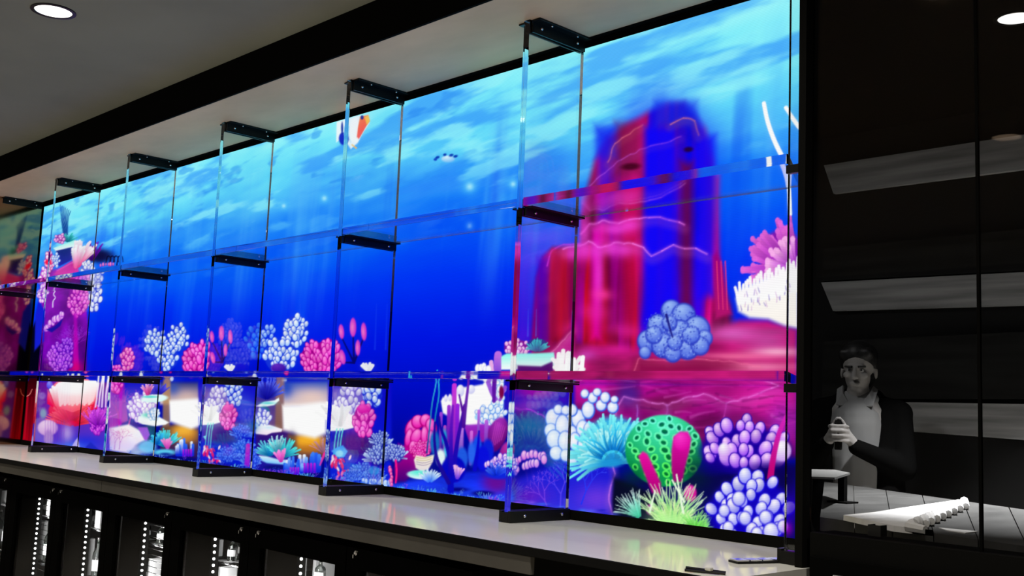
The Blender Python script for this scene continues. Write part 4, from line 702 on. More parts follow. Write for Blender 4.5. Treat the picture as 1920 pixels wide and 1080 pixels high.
    fan(Fr(2.363, 1.060, 4992, 330, 283, -2620), 0, 0, 30, 30, 170, 3, 32, 4.6, (0, 100, 170), (110, 230, 240), 4, .1, .5); fan(Fr(2.486, 1.059, 4827, 312, 279, -2576), 0, 0, 34, 15, 150, 3, 36, 4.6, (0, 120, 170), (90, 240, 235), 5, .1, .5); fan(Fr(2.435, 1.077, 4897, 320, 269, -2597), 0, 0, 10, 60, 130, 3, 34, 4, (30, 130, 160), (200, 250, 250), 8, .1, .5)
    poly([(2.243, 1.040), (2.266, 1.060), (2.338, 1.059), (2.438, 1.051), (2.559, 1.053), (2.632, 1.032), (2.491, 1.023), (2.342, 1.022)], (225, 245, 255), .008, (110, 190, 255))
    fan(Fr(2.474, 1.038, 4841, 314, 293, -2577), 0, 0, 9, 60, 125, 2, 24, 5.4, (205, 50, 180), (255, 140, 215), 2, .1, .85)
    ell(Fr(2.443, 1.010, 4878, 318, 313, -2583), 0, 0, 30, 5, (10, 14, 120), soft=3); tubers(Fr(2.702, 1.026, 4543, 282, 291, -2494), 1.05, 6); tubers(Fr(2.579, 1.003, 4699, 299, 311, -2534), .8, 9)
    stroke(Fr(2.825, 1.099, 4395, 266, 241, -2462), [(8, -10), (0, 12), (-4, 22)], 6, 3, (255, 40, 130), (200, 60, 190), soft=1.2); fan(Fr(2.831, 1.124, 4390, 265, 226, -2464), 0, 10, 14, 60, 150, 2, 30, 2, (140, 90, 110), (200, 150, 170), 3)
    # between them: white coral, lavender and pink bulbs, blue bushes (both copies)
    def mid(fr, s, sd):
        g = lambda x, y: (x*s, y*s)
        for k in range(26): stroke(fr, [g(-30+k*2, 95), g(-34+k*2.2, 40)], 3*s, 1.5*s, (40, 20, 150), (60, 30, 160), soft=2, al=.5)
        bulbs(fr, 34*s, -18*s, 24*s, 30*s, 7*s, (15, 35, 205), (130, 165, 255), W, sd, 1.35)
        bulbs(fr, 0, 0, 26*s, 34*s, 7*s, (110, 90, 200), (190, 180, 240), (250, 248, 255), sd+1, 1.4)
        poly_l(fr, [g(-42, 60), g(-40, 10), g(-30, 8), g(-10, 18), g(10, 30), g(8, 52), g(-14, 58)], W, 2)
        fan(fr, -18*s, 50*s, 12, 60, 150, 4, 50*s, 8*s, W, W, sd, .1, .6)
        bulbs(fr, 26*s, 36*s, 18*s, 30*s, 6*s, (160, 10, 140), (240, 70, 190), (255, 150, 220), sd+2, 1.5)
        ell(fr, 26*s, 16*s, 13*s, 9*s, (215, 20, 160), (250, 80, 190), soft=3)
    def poly_l(fr, pts, col, soft=1.5, al=1.):
        P = [(fr.o[0]+(fr.m[0, 0]*x+fr.m[0, 1]*y), fr.o[1]+(fr.m[1, 0]*x+fr.m[1, 1]*y)) for x, y in pts]
        poly(P, col, abs(fr.m[1, 1])*soft*1.2, al=al)
    for P0, gl in (([(1.571, 1.424), (2.187, 1.428), (2.244, 0.986), (1.639, 0.987)], 0), ([(2.833, 1.433), (3.330, 1.437), (3.370, 0.981), (2.881, 0.984)], 1)):
        poly(P0, (14, 10, 200), .02, (6, 30, 215));
    glow(Fr(1.891, 1.188, 5659, 403, 211, -2808), 0, 0, 40, 14, (120, 80, 130), .8, 3); glow(Fr(1.871, 1.131, 5681, 406, 252, -2805), 0, 0, 34, 14, (60, 20, 110), .8, 3); glow(Fr(2.069, 1.305, 5421, 376, 125, -2763), 0, 0, 24, 26, (70, 90, 220), .7); glow(Fr(2.164, 1.198, 5277, 361, 197, -2712), 0, 0, 16, 14, (10, 110, 170), .7); glow(Fr(1.661, 1.354, 6011, 442, 95, -2917), 0, 0, 12, 16, (150, 100, 160), .7)
    glow(Fr(3.037, 1.158, 4138, 238, 198, -2396), 0, 0, 30, 22, (110, 40, 110), .9, 3); glow(Fr(3.140, 1.151, 4012, 225, 199, -2358), 0, 0, 30, 26, (50, 15, 110), .8, 3); glow(Fr(2.901, 1.374, 4328, 257, 69, -2477), 0, 0, 14, 20, (190, 150, 190), .7)
    mid(Fr(1.785, 1.322, 5827, 421, 117, -2868), .78, 4); mid(Fr(3.006, 1.351, 4196, 243, 82, -2436), 1., 4)
    bulbs(Fr(3.198, 1.391, 3967, 219, 56, -2373), 0, 0, 14, 26, 7, (15, 35, 205), (140, 175, 255), W, 12, 1.35)
    for fr, s in ((Fr(1.729, 1.182, 5892, 429, 219, -2864), .85), (Fr(2.941, 1.198, 4261, 251, 177, -2436), 1.)):
        for x in (-4, 2, 7): stroke(fr, [(x*s, -8*s), ((x-4)*s, 14*s), ((x-7)*s, 50*s)], 2.4*s, 2*s, (120, 240, 225), (60, 190, 220), soft=.9)
        rg = random.Random(4)
        for k in range(34):
            x, y = rg.uniform(-14, 22)*s, rg.uniform(44, 84)*s
            ell(fr, x, y, 2.4*s, 6*s, rg.choice([(255, 60, 110), (235, 10, 90), (255, 225, 235), (250, 120, 170), (190, 10, 120)]), rot=rg.uniform(-.6, .6), soft=1)
    poly([(2.885, 1.114), (2.926, 1.133), (2.976, 1.146), (3.020, 1.119), (2.990, 1.088), (2.939, 1.085)], (60, 150, 250), .006, (90, 190, 255)); ell(Fr(2.954, 1.106, 4235, 249, 233, -2417), 0, 0, 8, 7, (150, 225, 255), soft=3);
    poly([(1.654, 1.127), (1.700, 1.138), (1.693, 1.105)], (120, 220, 240), .006)
    def bush(fr, s, sd, c0=(10, 20, 170), c1=(120, 160, 255)):
        ell(fr, 0, 0, 20*s, 20*s, c0, soft=6)
        fan(fr, 0, 10*s, 40, 10, 170, 4*s, 30*s, 4*s, c0, c1, sd, .2, .7, 1); bulbs(fr, 0, -4*s, 19*s, 17*s, 3.6*s, c0, [(p+q)/2 for p, q in zip(c0, c1)], c1, sd, 1.4, .8, False)
    for fr, s, sd in ((Fr(2.062, 1.161, 5415, 376, 225, -2743), .8, 3), (Fr(2.101, 1.072, 5350, 369, 284, -2714), 1., 4), (Fr(1.941, 1.036, 5570, 394, 316, -2765), .8, 5), (Fr(2.187, 1.023, 5225, 356, 315, -2676), .8, 6)): bush(fr, s, sd, (6, 30, 200), (90, 140, 255))
    for fr, s, sd in ((Fr(3.264, 1.179, 3867, 210, 180, -2318), .85, 3), (Fr(3.255, 1.108, 3871, 211, 221, -2311), 1.05, 4), (Fr(3.376, 1.124, 3731, 196, 208, -2271), .9, 5)): bush(fr, s, sd, (10, 20, 150), (190, 215, 255))
    for fr, s, sd in ((Fr(3.132, 1.033, 4011, 226, 270, -2344), .9, 7), (Fr(3.232, 1.016, 3889, 213, 275, -2306), .9, 8), (Fr(3.053, 1.004, 4104, 235, 290, -2367), .7, 9)): bush(fr, s, sd, (10, 40, 190), (110, 160, 250))
    ell(Fr(3.222, 1.046, 3905, 214, 259, -2314), 0, 0, 11, 9, (40, 150, 225), soft=2, al=.7); row(Fr(3.254, 0.999, 3863, 210, 284, -2296), [(-28, -2), (28, 4)], 5, (20, 60, 230), (150, 190, 255), (220, 235, 255), 10, 4)
    stroke(Fr(3.390, 1.050, 3708, 194, 249, -2255), [(0, -22), (2, 0), (0, 20)], 4, 3, (255, 20, 140), soft=1); stroke(Fr(2.147, 1.048, 5284, 362, 300, -2694), [(0, -20), (-2, 16)], 8, 10, (190, 20, 190), (150, 20, 215), soft=2)
    row(Fr(3.355, 1.025, 3747, 198, 265, -2264), [(-2, -20), (2, 15)], 4, (160, 0, 120), (250, 60, 160), (255, 160, 210), 6, 3)

    # --- reef tower at the left end
    poly([(-0.881, 1.468), (-0.897, 1.700), (-0.891, 2.012), (-0.909, 2.170), (-0.767, 2.219), (-0.444, 2.216), (-0.336, 2.238), (-0.224, 2.145), (-0.097, 1.973), (-0.006, 1.753), (0.028, 1.469)], (150, 20, 170), .02, (95, 0, 140), tex=.5, ts=(5, 8))
    poly([(-1.059, 1.420), (-1.088, 1.704), (-0.978, 1.858), (-0.873, 1.855), (-0.785, 1.659), (-0.788, 1.422)], (2, 2, 22), .02); poly([(-0.988, 1.898), (-0.954, 2.015), (-0.810, 1.930), (-0.774, 1.697), (-0.941, 1.623)], (20, 30, 210), .02)
    f = Fr(-0.602, 2.574, 9988, 906, -1042, -3975)
    for k in range(7): stroke(f, [(-2+k*1.2, 30), (-6+k*2, 0), (-8+k*3.2, -26+k*2)], 2, 1.2, (6, 40, 140), soft=1)
    fan(Fr(-0.501, 2.426, 9775, 881, -890, -3907), 0, 8, 20, 20, 160, 2, 18, 3, (0, 100, 120), (60, 200, 190), 3); bulbs(Fr(-0.648, 2.431, 10053, 914, -908, -3963), 0, 0, 10, 9, 3.2, (150, 30, 150), (245, 130, 215), (255, 215, 240), 3, 1.1)
    glow(Fr(0.063, 2.252, 8722, 754, -684, -3663), 0, 0, 30, 14, (14, 10, 60), .95, 4); fan(Fr(-0.044, 2.224, 8908, 777, -666, -3697), 0, 0, 22, 50, 140, 3, 36, 4, (60, 0, 120), (120, 20, 190), 4);
    for k in range(4): stroke(Fr(0.279, 2.217, 8337, 708, -639, -3576), [(-12+k*7, 12), (-9+k*7, -6), (-3+k*7, -4), (-2+k*7, 6)], 2.2, 1.5, (8, 6, 40), soft=1)
    poly([(-0.774, 2.376), (-0.637, 2.384), (-0.391, 2.401), (-0.312, 2.382), (-0.379, 2.347), (-0.550, 2.346), (-0.706, 2.343)], (150, 255, 235), .008, W)
    poly([(-0.708, 2.351), (-0.418, 2.354), (-0.397, 2.258), (-0.620, 2.228), (-0.686, 2.256)], (16, 0, 100), .01, (40, 10, 160))
    poly([(-0.727, 2.178), (-0.599, 2.219), (-0.397, 2.258), (-0.275, 2.211), (-0.261, 2.147), (-0.407, 2.138)], (190, 30, 150), .012, (235, 60, 170)); crest(Fr(-0.517, 2.202, 9772, 881, -677, -3867), [(-14, 2), (0, -6), (14, -14), (26, -8)], (255, 110, 190), 2, .6)
    fan(Fr(-0.290, 2.197, 9350, 830, -658, -3783), 0, 0, 20, 48, 100, 4, 52, 5.4, (255, 50, 130), (255, 245, 250), 3, .08, .9); fan(Fr(-0.325, 2.189, 9413, 838, -652, -3794), 0, 0, 10, 60, 100, 4, 44, 5.4, (255, 90, 160), W, 8, .08, .9)
    bulbs(Fr(-0.812, 2.281, 10346, 951, -774, -3993), 0, 0, 8, 20, 3.6, (190, 20, 120), (255, 170, 220), W, 4, 1.5); ell(Fr(-0.831, 2.275, 10381, 955, -769, -3998), 0, 0, 7, 6, (255, 20, 60), soft=3); bulbs(Fr(-0.691, 2.280, 10114, 923, -764, -3948), 0, 0, 7, 12, 3, (60, 90, 210), (170, 200, 255), W, 6, 1.3)
    bulbs(Fr(-0.888, 2.168, 10474, 967, -668, -3997), 0, 0, 8, 18, 3.6, (190, 60, 200), (250, 200, 245), W, 5, 1.4); bulbs(Fr(-0.880, 2.050, 10440, 964, -551, -3969), 0, 0, 9, 18, 4, (130, 30, 200), (230, 170, 250), W, 5, 1.4)
    row(Fr(0.205, 2.177, 8461, 723, -608, -3596), [(-14, 0), (14, -4)], 2.4, (120, 10, 140), (240, 100, 190), (255, 170, 220), 6, 3, 2)
    bulbs(Fr(-0.095, 2.173, 8992, 787, -623, -3706), 0, 0, 14, 14, 4, (90, 110, 220), (210, 220, 255), W, 5, 1.3); bulbs(Fr(0.018, 2.010, 8766, 761, -469, -3632), 0, 0, 16, 38, 5, (50, 60, 200), (190, 205, 255), W, 6, 1.5); bulbs(Fr(0.053, 2.091, 8716, 754, -540, -3635), 0, 0, 10, 18, 4.6, (50, 60, 200), (210, 220, 255), W, 8, 1.5)
    bulbs(Fr(-0.233, 1.979, 9214, 815, -453, -3718), 0, 0, 18, 34, 4.4, (140, 10, 150), (230, 70, 200), (255, 150, 230), 7, 1.4)
    stroke(Fr(-0.697, 2.048, 10088, 921, -540, -3902), [(0, -10), (6, -4), (0, 4), (6, 10), (0, 16), (0, 28)], 2, 2, (235, 230, 255), soft=1)
    row(Fr(-0.629, 1.846, 9929, 902, -343, -3836), [(-18, 16), (0, 2), (18, -12)], 4.2, (120, 20, 190), (240, 150, 240), (255, 225, 255), 16, 5, 1.7); poly([(-0.774, 1.782), (-0.619, 1.800), (-0.457, 1.855), (-0.501, 1.797), (-0.647, 1.755)], (30, 10, 150), .01)
    for sd in range(4): twig(Fr(-0.247, 1.505, 9169, 812, -19, -3629), sd*5-6, 0, 24, 92+sd*3-6, 2.2, (170, 0, 150), (160, 60, 220), sd+3, 6, 22, .8)
    stroke(Fr(-0.214, 1.686, 9136, 807, -183, -3653), [(0, -50), (2, 50)], 6, 10, (190, 0, 190), (240, 0, 170), soft=3, al=.7); glow(Fr(-0.174, 1.505, 9037, 796, -18, -3603), 0, 0, 18, 14, (220, 0, 90), .7)
    bulbs(Fr(-0.449, 1.572, 9550, 857, -81, -3715), 0, 0, 23, 28, 4, (90, 10, 170), (170, 60, 225), (215, 130, 250), 3, 1.5); bulbs(Fr(-0.347, 1.659, 9374, 836, -161, -3696), 0, 0, 12, 14, 3.4, (90, 10, 170), (150, 50, 220), (200, 120, 250), 5, 1.4)
    # left end below the shelf: red curtain, red and white anemone, pale mushrooms
    poly([(-0.928, 1.406), (0.358, 1.415), (0.487, 0.970), (-0.811, 0.936)], (90, 10, 130), .01, (90, 60, 210)); poly([(-1.160, 1.309), (-0.978, 1.436), (-0.812, 1.437), (-0.780, 0.976), (-1.052, 0.978)], (46, 0, 8), .012, (165, 0, 24));
    for x, y0, y1, c in ((48, 745, 822, (190, 10, 36)), (56, 745, 825, (110, 0, 18)), (64, 730, 825, (205, 40, 66))): stroke(Fr(*next(SPOTS)), [(4, y0-780), (-2, y1-780)], 3, 2, c, soft=1.5)
    stroke(Fr(-0.970, 1.320, 10500, 974, 159, -3851), [(-6, 6), (2, 2), (6, -8)], 1.6, 1.2, (255, 150, 140), soft=.8)
    for k in range(10): stroke(Fr(*next(SPOTS)), [(0, -45), (-1, 30)], 1.6, 1.2, (150, 40, 170), soft=1, al=.6)
    glow(Fr(0.204, 1.159, 8318, 711, 280, -3401), 0, 0, 26, 40, (90, 50, 200), .8); glow(Fr(0.107, 1.018, 8467, 730, 405, -3409), 0, 0, 40, 16, (20, 40, 220), .8); ell(Fr(-0.599, 1.386, 9802, 889, 92, -3732), 0, 0, 6, 8, (60, 60, 230), (150, 150, 255))
    f = Fr(-0.136, 1.130, 8914, 783, 316, -3516)
    poly([(-0.615, 1.288), (-0.574, 1.363), (-0.488, 1.409), (-0.268, 1.432), (0.062, 1.434), (0.202, 1.372), (0.249, 1.304), (0.197, 1.235), (0.089, 1.183), (-0.026, 1.152), (-0.137, 1.134), (-0.277, 1.147), (-0.437, 1.189), (-0.543, 1.230)], (255, 110, 120), .008, (215, 0, 45))
    ell(f, 0, -26, 48, 27, (225, 10, 55), (255, 70, 85), soft=2); fan(f, 0, 4, 110, 12, 168, 4, 54, 2.6, (195, 0, 40), (255, 85, 105), 3, .05, .9, yr=.9); ell(f, 0, -2, 14, 5, (225, 0, 50), soft=3)
    for k in range(34):
        x = -40+k*2.6; stroke(f, [(x*.80, -24-abs(x)*.30), (x*.96, -52-abs(x)*.08), (x*1.04+(k*7 % 5)-2, -74+abs(x)*.16-(k*5 % 7))], 4.2, 5.4, (255, 90, 110), W, soft=1)
    for k in range(22):
        x = -26+k*3.2; stroke(f, [(x*.9, -36-(k*3 % 8)), (x*.98, -58), (x*1.02, -80+abs(x)*.1)], 5, 7, (255, 200, 205), W, soft=1.4)
    glow(Fr(-0.189, 1.368, 9044, 797, 105, -3581), 0, 0, 34, 13, W, .9, 4)
    for k in range(9): stroke(f, [(-38-k*1.4, -34-k*.8), (-44-k*.6, -52-k*2)], 2, 1.4, (240, 0, 60), (255, 110, 140), soft=.8)
    for k, x in enumerate((183, 188, 193, 199, 204)): stroke(Fr(*next(SPOTS)), [(2+(k % 2)*3, -30), (0, 0), (-4+k, 28)], 3.4, 3, W, (235, 200, 255), soft=.9)
    bulbs(Fr(0.262, 1.161, 8219, 699, 277, -3381), 0, 0, 15, 24, 3.4, (120, 10, 170), (190, 40, 215), (235, 120, 245), 4, 1.6); fan(Fr(0.278, 1.128, 8188, 696, 305, -3369), 0, 0, 24, 40, 150, 4, 40, 3, (130, 10, 180), (225, 90, 235), 4)
    ell(Fr(-0.567, 1.089, 9697, 877, 368, -3661), 0, 0, 20, 16, (200, 150, 215), (235, 205, 235), soft=3); ell(Fr(-0.531, 1.017, 9618, 868, 433, -3634), 0, 0, 10, 18, (170, 130, 200), soft=4); ell(Fr(-0.670, 1.186, 9904, 902, 281, -3717), 0, 0, 8, 12, (140, 190, 190), soft=5, al=.8); ell(Fr(-0.720, 1.309, 10018, 915, 166, -3759), 0, 0, 8, 8, (150, 120, 200), soft=4, al=.7)
    glow(Fr(-0.213, 1.067, 9042, 798, 375, -3531), 0, 0, 12, 20, (185, 160, 225), .9); glow(Fr(-0.192, 0.975, 8992, 793, 456, -3506), 0, 0, 40, 10, (70, 130, 250), .8); poly([(-0.144, 0.964), (-0.069, 1.027), (-0.022, 1.054), (0.031, 0.973)], (190, 180, 250), .01)
    for k in range(8): stroke(Fr(*next(SPOTS)), [(0, -22), (0, 25)], 1.4, 1.2, (130, 60, 190), soft=1, al=.5)
    poly([(0.113, 0.991), (0.190, 1.029), (0.366, 0.977), (0.491, 0.951), (0.122, 0.950)], (30, 40, 190), .012)

    # low sprigs and grit along the foot of the picture
    rg = random.Random(31)
    for i in range(64):
        x = 206+i*11.6; yb = 846+(x-206)*.1305; c = rg.choice([((8, 24, 190), (80, 140, 255)), ((10, 40, 205), (130, 190, 255)), ((60, 10, 190), (170, 90, 245)), ((6, 20, 150), (40, 100, 240)), ((20, 90, 190), (110, 220, 250))])
        f = Fr(*next(SPOTS)); k = .6+.4*(x-206)/740
        if i % 3: fan(f, 0, 6, 9, 35, 145, 1, rg.uniform(10, 21)*k, 2.2*k, c[0], c[1], i, .25, .6, .8)
        else: twig(f, 0, 6, 8*k, 90+rg.uniform(-12, 12), 1.6*k, c[0], c[1], i, 4, 26, .7)
    for i in range(26):
        x = 960+i*7.6; f = Fr(*next(SPOTS)); glow(f, rg.uniform(-4, 4), rg.uniform(-10, 6), rg.uniform(6, 15), rg.uniform(1.5, 4), rg.choice([(90, 110, 255), (150, 100, 245), (20, 20, 170), (60, 140, 255)]), .6)
    pic = np.clip(IMG, 0, 255)/255.0
    def soft3(a, w):
        b = np.pad(a, ((1, 1), (1, 1), (0, 0)), 'edge'); b = b[1:-1]*(1-2*w)+w*(b[:-2]+b[2:]); return b[:, 1:-1]*(1-2*w)+w*(b[:, :-2]+b[:, 2:])
    pic = soft3(pic, .12)
    blm = np.clip(pic-.55, 0, 1)                                         # painted bloom: soft glow put round bright areas
    for _ in range(24): blm = soft3(blm, .33)
    pic = np.clip(pic+.45*blm*(1-pic), 0, 1)
    pic *= (1-.05*(np.arange(NZ) % 2))[:, None, None]              # LED rows: a faint line structure
    return np.where(pic <= .04045, pic/12.92, ((pic+.055)/1.055)**2.4)

PIC = paint_reef()


# ---------------------------------------------------------------- video wall
def display_mesh():
    me = bpy.data.meshes.new('display')
    co = np.empty((NZ, NX, 3), np.float32); co[..., 0] = AX[None]; co[..., 1] = .03; co[..., 2] = AZ[:, None]
    me.vertices.add(NX*NZ); me.vertices.foreach_set('co', co.ravel())
    i = np.arange(NX*NZ).reshape(NZ, NX)
    q = np.stack([i[1:, :-1], i[1:, 1:], i[:-1, 1:], i[:-1, :-1]], -1).reshape(-1, 4).astype(np.int32)
    me.loops.add(q.size); me.loops.foreach_set('vertex_index', q.ravel())
    me.polygons.add(len(q)); me.polygons.foreach_set('loop_start', np.arange(0, q.size, 4, dtype=np.int32))
    me.update(calc_edges=True)
    at = me.color_attributes.new('picture', 'FLOAT_COLOR', 'POINT')
    c = np.ones((NZ, NX, 4), np.float32); c[..., :3] = PIC; at.data.foreach_set('color', c.ravel())
    return me
m, N, L = mat('led_picture'); o_ = N.new('ShaderNodeOutputMaterial'); e_ = N.new('ShaderNodeEmission'); a_ = N.new('ShaderNodeVertexColor'); a_.layer_name = 'picture'
L.new(a_.outputs[0], e_.inputs[0]); e_.inputs[1].default_value = 1.0; L.new(e_.outputs[0], o_.inputs[0]); m.cycles.emission_sampling = 'NONE'
vw = empty('video_wall', (2.3, .04, ZT+.002), label='huge LED video wall behind the shelves showing a blue coral reef', cat='screen')
dsp = display_mesh(); dsp.transform(Matrix.Translation((0, -.03, 0))); link('display', dsp, m, vw)
bx('bezel', M['matte'], vw, XL+.003, SXR, -.001, .03, SZT, ZS-.005)
bx('bezel', M['matte'], vw, XL+.003, SXR, -.004, .03, ZT+.002, SZB)
bx('bezel', M['matte'], vw, XL+.002, SXL, -.001, .05, SZB, SZT)
bx('back_case', M['matte'], vw, XL+.01, SXR-.06, .002, .055, ZT+.01, ZS-.01)

# ---------------------------------------------------------------- acrylic uprights with their clamps
def bolt(p, ax, parent, r=.0065):
    p = Vector(p); ax = Vector(ax)
    b = MB(); b.cyl(p, p+ax*.004, r, r*.82, 14); b.sph(p+ax*.004, r*.62, (1, 1, .5) if ax.z else (.5, 1, 1), 6)
    b.build('bolt', M['chrome'], parent, smooth=True)
ORD = ['leftmost', 'second', 'third', 'fourth', 'fifth', 'sixth']
HINT = ['in front of the red and white anemone', 'in front of the small pink corals', 'in front of the first pink tube sponges', 'below the orange striped fish',
        'left of the red rock tower', 'at the right end beside the black return']
def top_clamp(x, s, parent):
    """angle under the soffit on the side s of an upright"""
    a = x+s*T/2
    c = MB().box(*sorted((a, a+s*.007)), YF+.012, YB, ZS-.047, ZS, .001).box(*sorted((a, a+s*.040)), YF+.012, YB, ZS-.007, ZS, .001).build('ceiling_clamp', M['bracket'], parent)
    for y in (YF+.055, YB-.045): bolt((a+s*.007, y, ZS-.024), (s, 0, 0), c)
    for y in (YF+.09, YB-.065): bolt((a+s*.026, y, ZS-.007), (0, 0, -1), c, .0045)
def shelf_angle(x, s, z, parent):
    a = x+s*T/2
    c = MB().box(*sorted((a, a+s*.006)), YF+.014, YB-.002, z-.034, z-.001, .0008).box(*sorted((a, a+s*.036)), YF+.014, YB-.002, z-.007, z-.001, .0008).build('shelf_bracket', M['bracket'], parent)
    for y in (YF+.06, YB-.045): bolt((a+s*.006, y, z-.018), (s, 0, 0), c, .006)
for i, x in enumerate(FX):
    t = empty('acrylic_upright', (x, YF, ZT), label='clear acrylic upright %s, %s from the left, %s' % ('post' if i == 5 else 'fin', ORD[i], HINT[i]) if i else 'leftmost clear acrylic upright fin, %s' % HINT[i], cat='shelf upright', group='acrylic uprights of the bar shelving')
    hw, yb = (T/2, YB) if i < 5 else (.020, YF+.016)          # the end upright is a flat post
    MB().box(x-hw, x+hw, YF, yb, ZT+.035, ZS-.0015, .0012).build('panel', M['acrylic'], t)
    for s in (1, -1):
        if i == 5: continue
        top_clamp(x, s, t)
        for z in (S1, S2): shelf_angle(x, s, z, t)
    yc = YB-.006 if i < 5 else YF+.028
    x2 = min(x+hw+.014, XR-.001)
    c = MB().box(x-hw-.014, x-hw-.0005, YF-.012, yc, ZT+.001, ZT+.040, .0012).box(x+hw+.0005, x2, YF-.012, yc, ZT+.001, ZT+.040, .0012).box(x-hw-.0005, x+hw+.0005, YF-.012, yc, ZT+.001, ZT+.0345).build('base_clamp', M['bracket'], t)
    if i == 5:
        for z in (S1-.018, S2-.018, ZS-.03): MB().box(x-hw-.004, x+hw+.004, YF-.004, YF+.020, z-.012, z+.012, .001).build('collar', M['bracket'], t)
    if i < 5:
        for y in (YF+.055, YB-.05): bolt((x+T/2+.014, y, ZT+.022), (1, 0, 0), c, .006)
# brackets on the left end return
top_clamp(XL-T/2, 1, wl)
for z in (S1, S2): shelf_angle(XL-T/2, 1, z, wl)

# ---------------------------------------------------------------- acrylic shelves, one per bay and level
ends = [XL-T/2]+FX
BAY = ['in the leftmost bay, ending at the black glass return', 'in the bay between first and second uprights', 'in the bay between second and third uprights', 'in the bay between third and fourth uprights', 'in the bay between fourth and fifth uprights', 'in the rightmost bay, across the red rock tower']
for lv, z in (('upper', S1), ('lower', S2)):
    for i in range(6):
        a, b = ends[i]+T/2+.0015, ends[i+1]-(T/2 if i < 5 else .0245)-.0015
        s_ = MB().box(a, b, YF+.002, YB-.003, z, z+.029, .0012) if i < 5 else MB().prism([(a, YF+.002), (b, YF+.002), (b, YF+.02), (5.345, YB-.003), (a, YB-.003)], z, z+.029)
        s_.build('acrylic_shelf', M['acrylic'], None,
            label='%s clear acrylic shelf %s' % (lv, BAY[i]), cat='shelf', group='clear acrylic shelves')

# ---------------------------------------------------------------- worktop
ct = empty('back_bar_counter', (2.2, -.70, ZT-.09), label='long satin grey back bar counter with a black front edge', cat='counter')
bx('worktop', M['counter'], ct, XL-.6, XR+.03, -.700, .0, ZT-.024, ZT)
bx('edge_band', M['edge'], ct, XL-.6, XR+.03, -.712, -.700, ZT-.024, ZT+.0005, bev=.0015)
for a, b in ((-1.6, -.10), (-.097, 2.046), (2.050, 4.925)):
    bx('front_panel', M['front'], ct, a, b, -.706, -.690, ZT-.075, ZT-.0245, bev=.0012)
bx('plinth', M['matte'], ct, XL-.6, XR+.02, -.60, .05, ZT-.105, ZT-.024)

# ---------------------------------------------------------------- under-counter bottle coolers
YD = -.66
RX = [.68+.648*k for k in range(7)]              # right edge of each door window
rng = random.Random(4)
CO = ['leftmost in view', 'second from the left', 'third from the left', 'fourth from the left', 'fifth from the left', 'sixth from the left', 'rightmost of the row']
def cooler(k):
    R = RX[k]; x1 = R+.064; x0 = x1-.646; zt, zb = ZT-.106, .06
    t = empty('bottle_cooler', ((x0+x1)/2, YD+.3, zb), label='black under-counter bottle cooler with lit glass door, %s' % CO[k], cat='fridge', group='under-counter bottle coolers')
    b = MB()
    b.box(x0, x0+.012, YD+.03, -.03, zb, zt).box(x1-.012, x1, YD+.03, -.03, zb, zt).box(x0+.012, x1-.012, YD+.03, -.03, zt-.06, zt).box(x0+.012, x1-.012, YD+.03, -.03, zb, zb+.06)
    b.build('cabinet', M['black'], t)
    bx('back_liner', M['steel'], t, x0+.012, x1-.012, -.045, -.031, zb+.06, zt-.06)
    bx('side_liner', M['steel'], t, x0+.0125, x0+.016, YD+.06, -.046, zb+.062, zt-.062)
    # door: rails and stiles round a glass pane
    d = MB().box(x0+.002, R-.50, YD, YD+.028, zb, zt-.002).box(R, x1-.002, YD, YD+.028, zb, zt-.002).box(R-.50, R, YD, YD+.028, .772, zt-.002).box(R-.50, R, YD, YD+.028, zb, zb+.09).build('door', M['black'], t)
    bx('glass_pane', M['tint'], d, R-.50, R, YD+.012, YD+.016, zb+.09, .772)
    lx = {0: .66, 1: 1.372, 2: 1.475+.0, 3: 2.664, 4: 3.262+.03, 5: 3.42, 6: 4.053}[k]
    lk = MB().cyl((lx, YD, .828), (lx, YD-.012, .828), .008, n=14); lk.cyl((lx, YD-.012, .828), (lx, YD-.015, .828), .0055, n=10); lk.box(lx-.002, lx+.002, YD-.022, YD-.012, .812, .824)
    lk.build('lock', M['chrome'], d)
    # light column just behind the pane
    px = R-.295
    bx('light_housing', M['matte'], t, R-.50, px, YD+.035, YD+.075, zb+.06, zt-.06)
    s = MB(); z = .752
    while z > .35: s.sph((px+.004, YD+.052, z), .0055, n=6); z -= .0265
    s.build('led_column', M['led'], t)
    l = bpy.data.lights.new('cooler_light', 'AREA'); l.shape = 'RECTANGLE'; l.size = .02; l.size_y = .45; l.energy = 1.6; l.color = (1, 1, 1)
    lo = bpy.data.objects.new('cooler_light', l); COL.objects.link(lo); lo.parent = t; lo.location = Vector((R-.24, YD+.045, .55))-t.location; lo.rotation_euler = (math.pi/2, 0, 0)
    for z in (.655, .40):
        w = MB()
        w.cyl((x0+.03, YD+.085, z), (x1-.02, YD+.085, z), .003, n=6).cyl((x0+.03, -.06, z), (x1-.02, -.06, z), .003, n=6)
        for q in range(28): w.cyl((x0+.035+q*.020, YD+.085, z+.003), (x0+.035+q*.020, -.06, z+.003), .0014, n=5)
        w.build('wire_shelf', M['chrome'], t)
    if k in (1, 3, 6):                                        # added rods that imitate LED reflections in the back liner
        w = MB(); z = .745
        while z > .36: w.cyl((x0+.03, YD+.080, z), (x1-.03, YD+.080, z), .0016, n=5); z -= .0265 if z > .66 or k != 1 else .0265
        w.build('led_streak_rods', M['chrome'], t)
    return t
for k in range(7): cooler(k)

